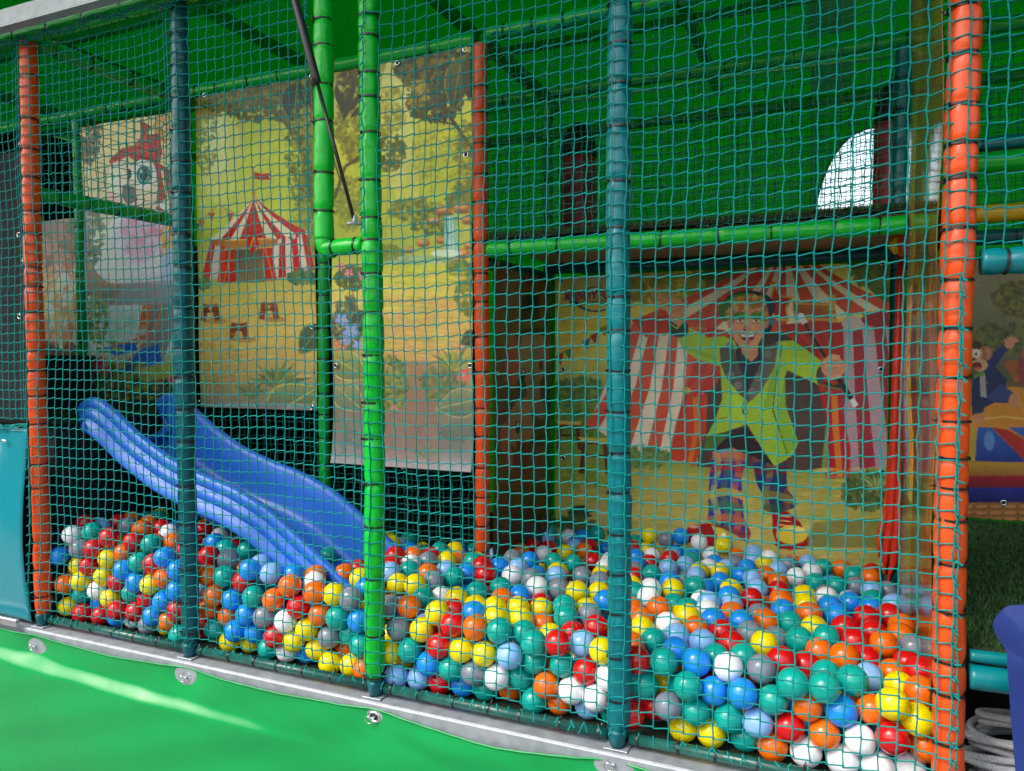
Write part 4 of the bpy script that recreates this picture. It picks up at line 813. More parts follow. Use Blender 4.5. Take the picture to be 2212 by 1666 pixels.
# ------------------------------------------------------------ front posts
LP = .7
def foot(root, mtl, r=.024):
    mb = MB(); mb.tube([(0,0,-.036),(0,0,-.02),(0,0,0),(0,0,.008)], [.019,.021,.026,.025], 14)
    o = mb.build('wrapped_foot', mtl, root, smooth=True)
    for v in o.data.vertices: v.co.x += .002*math.sin(v.index*2.1); v.co.y += .002*math.sin(v.index*1.3)
    mb = MB(); mb.box(-.030,.030,-.024,.026,-.0385,-.0355,.001); mb.build('foot_plate', M['steel'], root)
def dties(X, ys, r):
    return sorted([ (Z-.036) for Z in (pix(x, y, 1, 0)[2] for x, y in ys) if Z > .05])
p0 = padded('padded_post', (0,0,.036), (0,0,2.04), .0285, M['orange'], 'left orange padded post with its foot beside the turquoise tarpaulin', 'post', 'padded posts along the front', ties=dties(0, [(60,165),(64,260),(66,325),(67,385),(70,457),(72,505),(75,578),(76,620),(79,675),(82,757),(84,800),(85,855),(88,915),(88,1002),(92,1053),(95,1170),(96,1228),(97,1287)][::1], 0), taper=True, seed=1)
foot(p0, M['tealg'])
p1 = padded('padded_post', (LP,0,.036), (LP,0,2.04), .028, M['tealg'], 'dark petrol padded post in front of the blue slide', 'post', 'padded posts along the front', ties=dties(LP, [(385,22),(385,77),(386,143),(387,213),(388,283),(389,350),(390,418),(391,508),(393,578),(394,665),(395,752),(396,815),(397,883),(400,953),(403,1048),(404,1130),(405,1172),(406,1228),(406,1298),(407,1365)], 0), taper=True, seed=2)
foot(p1, M['tealg'])
p2 = padded('padded_post', (2*LP,0,.036), (2*LP,0,2.04), .029, M['green'], 'bright green padded post joined to the shorter green post by an elbow', 'post', 'padded posts along the front', ties=dties(2*LP, [(798,35),(798,82),(799,160),(800,212),(802,290),(805,390),(808,472),(809,520),(810,592),(812,675),(812,768),(813,870),(814,948),(814,1045),(815,1137),(816,1247),(816,1370),(817,1462)], 0), taper=True, seed=3)
foot(p2, M['tealg'])
p3 = padded('padded_post', (3*LP,0,.036), (3*LP,0,2.04), .029, M['teal'], 'bright teal padded post in front of the clown banner logo', 'post', 'padded posts along the front', ties=dties(3*LP, [(1338,8),(1338,97),(1338,185),(1338,277),(1338,393),(1338,493),(1338,642),(1338,715),(1338,800),(1338,888),(1338,977),(1338,1063),(1338,1152),(1338,1238),(1338,1323),(1338,1416),(1338,1508),(1338,1573)], 0), taper=True, seed=4)
foot(p3, M['tealg'])
p4 = padded('padded_post', (4*LP,0,.036), (4*LP,0,2.04), .0305, M['orange'], 'right orange padded post, widest and nearest, with the net knotted onto it', 'post', 'padded posts along the front', ties=dties(4*LP, [(2082,20),(2080,120),(2078,228),(2075,314),(2073,388),(2070,497),(2067,605),(2064,710),(2060,813),(2058,910),(2056,988),(2054,1052),(2052,1120),(2050,1215),(2048,1317),(2046,1424),(2045,1495),(2043,1600)], 0), taper=True, seed=5)
foot(p4, M['tealg'])
XN = 1.243
t_ = [pix(718, y, 1, 0)[2]-1.285 for y in (518, 455, 372, 262, 182, 97, 42) if y < 505]
pn = padded('padded_post', (XN,0,1.285), (XN,0,2.04), .0285, M['green'], 'short bright green padded post hanging left of the gas strut', 'post', 'padded posts along the front', ties=sorted(t_), seed=6)
pe = padded('padded_elbow', (XN+.002,0,1.262), (1.375,0,1.262), .024, M['green'], 'short horizontal bright green padded elbow between two green posts', 'beam', ties=[.03,.105], seed=7)
mb = MB(); mb.tube([(0,0,.045),(0,0,.02),(.003,0,.004),(.012,0,-.006),(.03,0,-.006)], [.027,.027,.026,.024,.0235], 18); o = mb.build('elbow_corner', M['green'], pe, smooth=True); o.location = (-.004,0,0)
# bottom pipe with ties
for i in range(-1, 5):
    a = i*LP+.028 if i >= 0 else -.7; b_ = (i+1)*LP-.028
    lab = ['', 'dark green bottom pipe between left orange and petrol posts', 'dark green bottom pipe between petrol and bright green posts', 'dark green bottom pipe between bright green and teal posts', 'dark green bottom pipe between teal and right orange posts', ''][i+1]
    if not lab: continue
    ro = empty('bottom_pipe', (a, .008, .020), lab, 'pipe', 'pipes along the bottom of the net')
    mb = MB(); mb.tube([(0,0,0),(b_-a,0,0)], .0135, 16); mb.build('pipe_tube', M['pipe'], ro, smooth=True)
    rr = random.Random(i); x = .02
    while x < b_-a: tie(ro, Vector((x,0,0)), Vector((1,0,0)), .0145, rr); x += rr.uniform(.085,.118)
# ------------------------------------------------------------ gas strut
lo_ = Vector((1.368,-.034,1.322)); up_ = Vector((1.235,-.16,2.02)); up2 = lo_+(up_-lo_)*1.45
gs = empty('gas_strut', lo_, 'black gas strut fixed to the bright green post', 'strut')
j_ = (up2-lo_)*.36
mb = MB(); mb.tube([j_*.0, j_*1.02], .0052, 12); mb.build('piston_rod', M['strut'], gs, smooth=True)
mb = MB(); mb.tube([j_*.985, j_, j_*1.03, up2-lo_], [.0085,.0115,.0115,.0115], 16); mb.build('strut_cylinder', M['strut'], gs, smooth=True)
mb = MB(); mb.tube([Vector((0,0,.016)), Vector((0,0,-.010))], .0065, 10); mb.tube([Vector((-.006,0,-.004)), Vector((.016,.012,-.004))], .0062, 6); mb.tube([Vector((-.022,-.002,-.005)), Vector((-.006,0,-.004))], .0045, 8); mb.build('end_fitting', M['steel'], gs, smooth=True)
# ------------------------------------------------------------ inner posts and beams
def pp(X, Y, z0, z1, r, m, lab, **k): return padded('padded_post', (X,Y,z0), (X,Y,z1), r, M[m], lab, 'post', 'padded posts inside the frame', **k)
pp(1.4,.7,.02,2.07,.0275,'orange','inner orange padded post between waterfall and elephant banners', seed=11, spacing=.12)
pp(.7,.7,.02,2.07,.0225,'dgreen','green padded post in the gap between tent and waterfall banners', seed=12, spacing=.11)
pp(-.7,.7,.96,2.07,.025,'dgreen','dark green padded post standing on the turf step by the parrot banner', seed=13)
pp(0,.68,.02,2.05,.026,'tealg','dim petrol padded post half hidden behind the front petrol post', seed=14)
pp(1.4,1.4,.02,2.1,.026,'dgreen','inner green padded post at left edge of the clown banner', seed=15)
pp(2.8,1.4,.02,2.1,.027,'teal','inner teal padded post at right edge of the clown banner', seed=16)
pp(2.8,.78,1.45,2.1,.026,'tealg','petrol padded post on the upper deck near the arched opening', seed=17)
pp(.12,.62,.02,.70,.018,'yellowv','thin yellow padded post under the blue slide', seed=18)
pp(1.15,1.5,.02,1.2,.020,'dred','red padded post in the dark below the waterfall banner', seed=19)
def bb(a, b_, r, m, lab, **k): return padded('padded_beam', a, b_, r, M[m], lab, 'beam', 'padded beams of the frame', **k)
bb((-1.4,.0,2.068),(3.7,.0,2.068),.026,'dgreen','green top beam along the net front above all front posts', seed=31)
bb((0,.03,2.055),(0,.66,2.055),.026,'dgreen','green top beam running back from the left orange post', seed=32)
bb((0,.03,1.53),(0,.65,1.53),.026,'dgreen','sagging green beam crossing the parrot banner below its beak', seed=33, spacing=.1)
bb((-1.4,.715,2.10),(1.37,.715,2.10),.027,'dgreen','green top beam above the tent and waterfall banners', seed=34)
bb((1.43,.70,2.10),(3.7,.70,2.10),.027,'dgreen','green top beam right of inner orange post with net knotted below', seed=35)
bb((.72,1.42,2.13),(3.7,1.42,2.13),.026,'dgreen','middle green roof beam carrying the second net', seed=36)
bb((.72,2.1,2.16),(3.7,2.1,2.16),.026,'dgreen','rearmost green roof beam near the green rear wall', seed=37)
bb((1.4,.73,2.10),(1.4,1.37,2.10),.025,'dgreen','green top beam running back from inner orange post', seed=38)
bb((1.43,.70,1.335),(2.765,.70,1.335),.0275,'green','bright green wrinkled beam along the front edge of the upper deck', seed=39, spacing=.15)
bb((1.4,1.365,1.338),(2.77,1.365,1.338),.0235,'tealg','smooth petrol beam just above the clown banner', seed=40, visible_ties=False, ties=[], pinch=0)
bb((1.405,.73,1.30),(1.405,1.33,1.30),.024,'tealg','petrol beam above the elephant banner', seed=41, spacing=.1)
bb((2.86,.70,1.49),(3.75,.70,1.49),.029,'green','bright green beam right of right orange post', seed=42)
bb((2.84,0,1.138),(3.7,0,1.138),.0265,'teal','teal front beam joining the right orange post', seed=43, spacing=.11)
bb((2.95,1.40,1.463),(3.8,1.40,1.463),.032,'yellowv','yellow beam above the monkey banner', seed=44, ties=[], pinch=0)
bb((2.95,1.38,1.375),(3.8,1.38,1.375),.028,'tealg','petrol beam below the yellow beam', seed=45)
bb((2.90,.72,1.545),(3.75,.72,1.545),.020,'teal','thin teal beam on top of the right bright green beam', seed=46)
# ------------------------------------------------------------ upper deck
dk = empty('upper_deck', (2.1,.73,1.36), 'upper play deck of plywood with dark turf above the clown banner', 'deck')
mb = MB(); mb.box(1.43,2.78,.735,2.3,1.362,1.374,.001); o = mb.build('plywood_board', M['ply']); under(o, dk)
mb = MB(); mb.box(1.43,2.78,.70,2.3,1.376,1.386,.001); mb.box(2.783,2.95,.80,2.3,1.364,1.386,.001); o = mb.build('turf_mat', M['turfb']); under(o, dk)
def blades(n, x0, x1, y0, y1, z, h, seed, name='turf_blades', w0=.0016, parent=None):
    g = np.random.default_rng(seed); X = g.uniform(x0, x1, n); Y = g.uniform(y0, y1, n); a = g.uniform(0, 6.28, n); H = g.uniform(.5, 1, n)*h
    A = np.stack([X-w0*np.cos(a), Y-w0*np.sin(a), np.full(n, z)], -1); B = np.stack([X+w0*np.cos(a), Y+w0*np.sin(a), np.full(n, z)], -1); C = np.stack([X+g.normal(0, .006, n), Y+g.normal(0, .006, n), z+H], -1)
    V = np.stack([A, B, C], 1).reshape(-1, 3); F = np.arange(3*n).reshape(-1, 3)
    o = mesh_np(name, V, F, M['blade'], None, smooth=False)
    if parent: under(o, parent)
    return o
blades(14000, 1.43, 2.78, .695, .76, 1.385, .018, 3, parent=dk)
# right turf platform
rp = empty('turf_platform', (3.3,.7,.3), 'dark green turf platform below the monkey banner', 'platform')
mb = MB(); mb.box(2.84,3.9,.03,1.40,.30,.350,.004); o = mb.build('platform_board', M['turfb']); under(o, rp)
blades(26000, 2.83, 3.4, .03, 1.40, .350, .020, 4, parent=rp)
bb((2.835,.0,.343),(3.7,.0,.343),.013,'teal','thin teal padded edge on top of the turf platform front', seed=51, ties=[], pinch=0)
bb((2.835,.0,.302),(3.7,.0,.302),.026,'teal','thick wrinkled teal padded edge below the turf platform', seed=52, ties=[.3], pinch=.1)
o = sheet('shade_sheet', [(2.86,.06,0),(3.9,.06,0),(3.9,.06,.28),(2.86,.06,.28)], 10, 6, M['blackcloth'], None, .004, 9, nrm=(0,1,0)); o.location.y = .32; tag(o, 'black sheet standing for the shade under the turf platform', 'shade sheet')  # black sheet put in as the shade below the platform
# hanging red strips
hs_ = empty('red_vinyl_strips', (2.70,1.18,1.28), 'long red vinyl strips hanging right of the clown banner, tips flared over the balls', 'strip curtain')
def strip(pts, wds, m, name='strip', yo=0):
    V = []; F = []
    for (x, y), w_ in zip(pts, wds):
        a = pix(x-w_/2, y, 1, 1.18+yo); c = pix(x+w_/2, y, 1, 1.18+yo+.012); V += [a, ((a[0]+c[0])/2, a[1]-.008, a[2]), c]
    for i in range(len(pts)-1):
        for k in range(2): F.append((i*3+k, i*3+k+1, i*3+3+k+1, i*3+3+k))
    mb = MB(); mb.add(V, F); o = mb.build(name, m, smooth=True); under(o, hs_); s_ = o.modifiers.new('t', 'SOLIDIFY'); s_.thickness = .002
strip([(1948,505),(1946,620),(1941,760),(1937,900),(1934,1020),(1928,1130),(1916,1200),(1912,1242)], [14,20,26,28,30,30,26,3], M['redv'])
strip([(1950,560),(1949,760),(1945,900),(1943,1020),(1940,1140),(1934,1215),(1916,1264)], [9,10,11,13,22,26,4], M['redv'], yo=-.02)
strip([(1930,900),(1924,1020),(1915,1110),(1902,1160),(1898,1205)], [12,15,20,22,3], M['orange'], yo=.02)
mb = MB(); c_ = pix(1944,520,1,1.14)
mb.tube([(c_[0]-.02,c_[1],c_[2]+.03),(c_[0],c_[1],c_[2]),(c_[0]+.012,c_[1],c_[2]-.05)], [.02,.026,.014], 10); o = mb.build('gathered_top', M['orange'], smooth=True); under(o, hs_)
mb = MB(); c_ = pix(1932,530,1,1.10); mb.tube([(c_[0]+.004,c_[1],c_[2]+.028),(c_[0]-.006,c_[1],c_[2]),(c_[0]+.006,c_[1],c_[2]-.03)], [.008,.018,.007], 8); o = mb.build('yellow_tag', M['yellowv'], smooth=True); under(o, hs_)
# padded pillars on the deck
for (X, Y, lab, rr_) in ((1.437, 1.72, 'dark red padded pillar with black cap behind the nets left of teal post', .088), (2.79, 1.72, 'dark red padded pillar with black cap covering right half of the arch', .07)):
    ro = empty('padded_pillar', (X, Y, 1.387), lab, 'pillar', 'red pillars on the upper deck')
    N = 28; V = []; F = []; prof = [(0,1),(.02,1.03),(.15,1.0),(.17,.97),(.19,1.0),(.33,1.0),(.35,.97),(.37,1.0),(.50,.98),(.53,.92)]
    mb = MB(); mb.tube([(0,0,z) for z,_ in prof], [rr_*k for _,k in prof], N); mb.build('red_padding', M['dred'], ro, smooth=True)
    mb = MB(); pr = [(.525,.96),(.55,.99),(.60,.92),(.64,.76),(.67,.55),(.69,.28),(.695,.05)]; mb.tube([(0,0,z) for z,_ in pr], [rr_*k for _,k in pr], N); mb.build('black_cap', M['black'], ro, smooth=True)
# ------------------------------------------------------------ galvanised top rail
o = extrude('top_rail', [(-.085,2.046),(-.085,2.098),(-.115,2.098),(-.118,2.046),(-.122,2.042),(-.122,2.038),(-.085,2.038)], -3, 4.8, M['steel']); tag(o, 'galvanised top rail above the net at the upper left corner', 'rail')
# ------------------------------------------------------------ dark mesh screen at the left
o = sheet('mesh_screen', [(-1.6,.06,.70),(-.075,.06,.70),(-.065,.06,1.70),(-1.6,.06,1.74)], 50, 40, M['meshs'], None, .012, 12, nrm=(0,1,0)); 
ms = empty('mesh_screen', (-.8,.06,.7), 'dark grey mesh screen with brass eyelets behind the net at the left edge', 'screen'); o.name = 'mesh_cloth'; under(o, ms)
for x, y in ((57,562),(50,312),(46,508),(47,684)):
    q = pix(x-2, y, 1, .05); eyelet(Vector(q)-ms.location, ms, 1)
# ------------------------------------------------------------ slide and platforms
sx = [-.075,-.03,.03,.13,.25,.40,.55,.70,.85,1.0,1.12,1.19]; sz = [.760,.803,.806,.755,.672,.594,.545,.507,.445,.345,.262,.215]
xx = np.linspace(-.075, 1.19, 90); zz = np.interp(xx, sx, sz)
for _ in range(6): zz[1:-1] = (zz[:-2]+2*zz[1:-1]+zz[2:])/4
cross = [(.172,-.128),(.166,-.120),(.166,-.117),(.174,-.082),(.181,-.080),(.181,-.074),(.176,-.072),(.184,-.042),(.191,-.040),(.191,-.034),(.186,-.032),(.192,-.012),(.1945,-.006),(.201,-.001),(.208,0),(.217,.0),(.224,-.006),(.228,-.02),(.232,-.08),(.238,-.14),(.252,-.168),(.30,-.182),(.385,-.186),(.47,-.182),(.518,-.168),(.532,-.14),(.540,-.08),(.545,-.02),(.551,-.006),(.560,0),(.571,0),(.579,-.005),(.582,-.016),(.584,-.05),(.575,-.125)]
inn = [(y+(.010 if y < .385 else -.010), z-.010) for y, z in cross[15:30]]
outer = cross+[(.566,-.125)]+[(y-(.012) , z-.012) if y > .5 else (y, z-.010) for y, z in cross[::-1][5:-19]]
dx = np.gradient(xx); dz = np.gradient(zz); nn = np.stack([-dz, dx], -1); nn /= np.linalg.norm(nn, axis=1, keepdims=True)
V = []; F = []; K = len(cross)
for i in range(len(xx)):
    bv = (nn[i]*.75+np.array([0,1])*.25); tip = max(0, 1-(xx[i]+.075)/.06); flr = .0
    for y, z in cross:
        zz_ = z
        V.append((xx[i]+nn[i][0]*zz_, y, zz[i]+nn[i][1]*zz_))
for i in range(len(xx)-1):
    for k in range(K-1): F.append((i*K+k, (i+1)*K+k, (i+1)*K+k+1, i*K+k+1))
sr = empty('blue_slide', (.55,.385,.1), 'blue plastic children slide running down into the ball pit', 'slide')
o = mesh_np('slide_chute', V, F, M['slide']); under(o, sr); s_ = o.modifiers.new('t', 'SOLIDIFY'); s_.thickness = .008; s_.offset = -1
pf = empty('slide_platform', (-.6,.4,0), 'dark turf covered platform at the top of the slide', 'platform')
mb = MB(); mb.box(-1.6,-.055,.10,.66,.02,.700,.006); o = mb.build('platform_box', M['black']); under(o, pf)
mb = MB(); mb.box(-1.6,-.052,.097,.663,.702,.716,.004); o = mb.build('turf_mat', M['turfb']); under(o, pf)
mb = MB(); mb.box(-1.6,-.63,.14,.70,.718,.935,.006); o = mb.build('step_box', M['black']); under(o, pf)
mb = MB(); mb.box(-1.6,-.625,.135,.705,.937,.951,.004); o = mb.build('step_turf', M['turfb']); under(o, pf)
blades(9000, -.75, -.6, .12, .70, .95, .016, 6, parent=pf); blades(9000, -.7, -.055, .10, .66, .715, .014, 7, parent=pf)
# ------------------------------------------------------------ blue flap and rope at the lower right
fp = [(2.846,.439),(2.872,.480),(2.886,.487),(3.10,.492),(3.14,-.10),(2.925,-.10),(2.905,.10),(2.892,.25),(2.877,.385),(2.882,.396)]
V = [(x, -.10-.012*math.sin(i*1.7), z) for i, (x, z) in enumerate(fp)]; c_ = (2.97,-.14,.36); V.append(c_)
F = [(i, (i+1) % len(fp), len(fp)) for i in range(len(fp))]
mb = MB(); mb.add(V, F); o = mb.build('blue_flap', M['bluev'], smooth=False); s_ = o.modifiers.new('sub', 'SUBSURF'); s_.levels = s_.render_levels = 3
s_ = o.modifiers.new('t', 'SOLIDIFY'); s_.thickness = .004; tag(o, 'folded blue vinyl flap standing at the lower right corner', 'flap')
mr_ = M['rope'] = mat('braided_rope', (.36,.38,.41), .75, bump=[(260,.8,.002)])
t = mr_.node_tree; vz = t.nodes.new('ShaderNodeTexVoronoi'); vz.inputs['Scale'].default_value = 170; tc = t.nodes.new('ShaderNodeTexCoord'); t.links.new(tc.outputs['Object'], vz.inputs['Vector'])
cr = t.nodes.new('ShaderNodeValToRGB'); cr.color_ramp.elements[0].position = .16; cr.color_ramp.elements[1].position = .24; cr.color_ramp.elements[0].color = (.03,.06,.16,1); cr.color_ramp.elements[1].color = (.27,.29,.32,1)
t.links.new(vz.outputs['Distance'], cr.inputs[0]); t.links.new(cr.outputs[0], t.nodes['Principled BSDF'].inputs['Base Color'])
pts = []; c0 = Vector((2.975,.14,.085)); rr = random.Random(3); T = 14
PR = [(rr.uniform(.085,.13), rr.uniform(.055,.085), rr.uniform(-.022,.022), rr.uniform(-.018,.018), rr.uniform(-.022,.022), rr.uniform(0,6.3)) for _ in range(T+2)]
for k in range(T*26):
    a = k/26*6.2832; lay = k/26/T; li = int(k/26); ft = k/26-li; ft = ft*ft*(3-2*ft); P_ = [PR[li][q]*(1-ft)+PR[li+1][q]*ft for q in range(6)]
    rx, ry = P_[0], P_[1]
    pts.append(c0+Vector((rx*math.cos(a)+P_[2], ry*math.sin(a)+P_[3], -.078+.17*lay+.020*math.cos(a+P_[5]*.3)+P_[4]*.6*math.sin(a))))
mb = MB(); mb.tube(pts, .0080, 9); o = mb.build('rope_coil', M['rope'], smooth=True); tag(o, 'coil of white braided rope with blue flecks beside the right orange post', 'rope')
# ------------------------------------------------------------ nets
posts_x = [0, LP, 2*LP, 3*LP, 4*LP]
def front_y(X, Z):
    y = -.008-.004*np.sin(X*6.1+Z*4)-.003*np.sin(X*13+Z*9)
    for px in posts_x: y = y-.029*np.exp(-((X-px)/.040)**2)*(Z > .05)
    y = y-.026*np.exp(-((X-XN)/.04)**2)*np.clip((Z-1.2)/.1, 0, 1)
    y = y-.010*np.exp(-((Z-.14)/.12)**2)
    return np.where(Z < .06, y*.35-.010, y)
def zbot(X):
    return .036+.010*np.abs(np.sin(X*math.pi/.101))
def fmask(U, V):
    m_ = (V > np.where(U < -.028, .708, np.where(U > 2.812, 1.128, zbot(U)))) & (V < 2.052)
    m_ &= ~((U > XN-.035)&(U < 1.408)&(V > 1.27)); m_ &= U < 3.72
    return m_
us = np.arange(-1.4, 3.75, .0342); vs = np.arange(.036, 2.07, .0335)
fr = []; g = np.random.default_rng(77)
def yv(x, z): return float(front_y(np.array([x]), np.array([z]))[0])
for x in us:
    if 0.0 < x < 2.80:
        a = (x, yv(x,.05)-.001, .050); fr.append((a, (x+g.uniform(-.006,.012), a[1]-.004+g.uniform(-.002,.002), .032+g.uniform(-.006,.012))))
        if g.random() < .35: fr.append((a, (x-g.uniform(.004,.014), a[1]-.006, .028+g.uniform(-.006,.012))))
for z in vs:
    for x, s_, lo2, hi2 in ((2.799, 1, .07, 1.13), (.004, -1, .07, .70), (XN-.04, 1, 1.30, 2.04), (1.404, -1, 1.30, 2.04)):
        if lo2 < z < hi2:
            a = (x, yv(x, z)-.002, z); dr = g.uniform(.004,.014)
            fr.append((a, (x+s_*g.uniform(.009,.017), a[1]-g.uniform(0,.002), z-dr)))
            fr.append((a, (x+g.uniform(-.002,.002), a[1], z-.033)))
def fpos(U, V):
    Zs = V
    return np.stack([U, front_y(U, Zs), Zs+.0*U], -1)
# hexagonal stretch is stronger low on the left; build as one sheet
gN = np.random.default_rng(5)
o = net('safety_net', fpos, us, vs, 'teal knotted safety net stretched over the whole front', mask=fmask, hexa=.45, jit=.0006, fringe=fr, seed=2, rad=.0017)
nets = [
 ('side net hanging from the beam behind the left orange post', lambda U, V: np.stack([.004*np.sin(V*9), U, V], -1), np.arange(.04,.68,.035), np.arange(1.555,2.04,.034), None),
 ('second net hanging under the green top beam right of inner orange post', lambda U, V: np.stack([U, .705+.006*np.sin(U*7+V*5), V], -1), np.arange(1.43,3.72,.035), np.arange(1.375,2.08,.034), lambda U, V: (U < 2.76)|((U > 2.88)&(V > 1.53))),
 ('third net behind it, on the middle roof beam', lambda U, V: np.stack([U, 1.42+.008*np.sin(U*5+V*6), V], -1), np.arange(.74,3.72,.035), np.arange(1.40,2.11,.034), lambda U, V: (U < 2.77)|(U > 2.9)),
 ('rearmost net just before the green rear wall', lambda U, V: np.stack([U, 2.1+.008*np.sin(U*6+V*4), V], -1), np.arange(.74,3.72,.035), np.arange(1.38,2.14,.034), None),
 ('low net in the dark behind the slide under the banners', lambda U, V: np.stack([U, .735+.008*np.sin(U*6+V*9), V], -1), np.arange(.0,1.38,.035), np.arange(.02,.78,.033), None),
 ('rearmost low net deep in the dark under the banners', lambda U, V: np.stack([U, 1.44+.008*np.sin(U*4+V*9), V], -1), np.arange(.0,1.39,.035), np.arange(.02,.9,.033), None)]
for i, (lab, fn, uu, vv, mk) in enumerate(nets):
    net('safety_net', fn, uu, vv, lab, m=M['netd'] if i else M['net'], mask=mk, hexa=.3, jit=.002, seed=20+i, rad=.0014)
# gathered cords along net tops
def cord(name, fa, lab, n, rad=.0018, amp=.007, seed=3):
    g = np.random.default_rng(seed); mb = MB()
    for s_ in range(4):
        ph = g.random(4)*6; pts = []
        for k in range(n+1):
            t = k/n; p = Vector(fa(t)); a = t*n*.9+ph[0]; pts.append(p+Vector((amp*.3*math.sin(a*1.3+ph[1]), amp*math.sin(a+ph[2]), amp*math.cos(a*1.1+ph[3])+.004*math.sin(t*40))))
        mb.tube(pts, rad, 5)
    o = mb.build(name, M['net'], smooth=True); tag(o, lab, 'cord'); return o
cord('gathered_cord', lambda t: (-1.4+5.1*t, -.036, 2.035+.006*math.sin(t*150)), 'teal cord gathering the front net below the galvanised top rail', 480)
cord('gathered_cord', lambda t: (1.43+2.2*t, .665, 2.075+.004*math.sin(t*90)), 'teal cord gathering the second net under its green beam', 240, seed=5)
cord('gathered_cord', lambda t: (-1.4+1.38*t, -.02, .708), 'teal cord gathering the net above the turquoise tarpaulin', 140, seed=6)
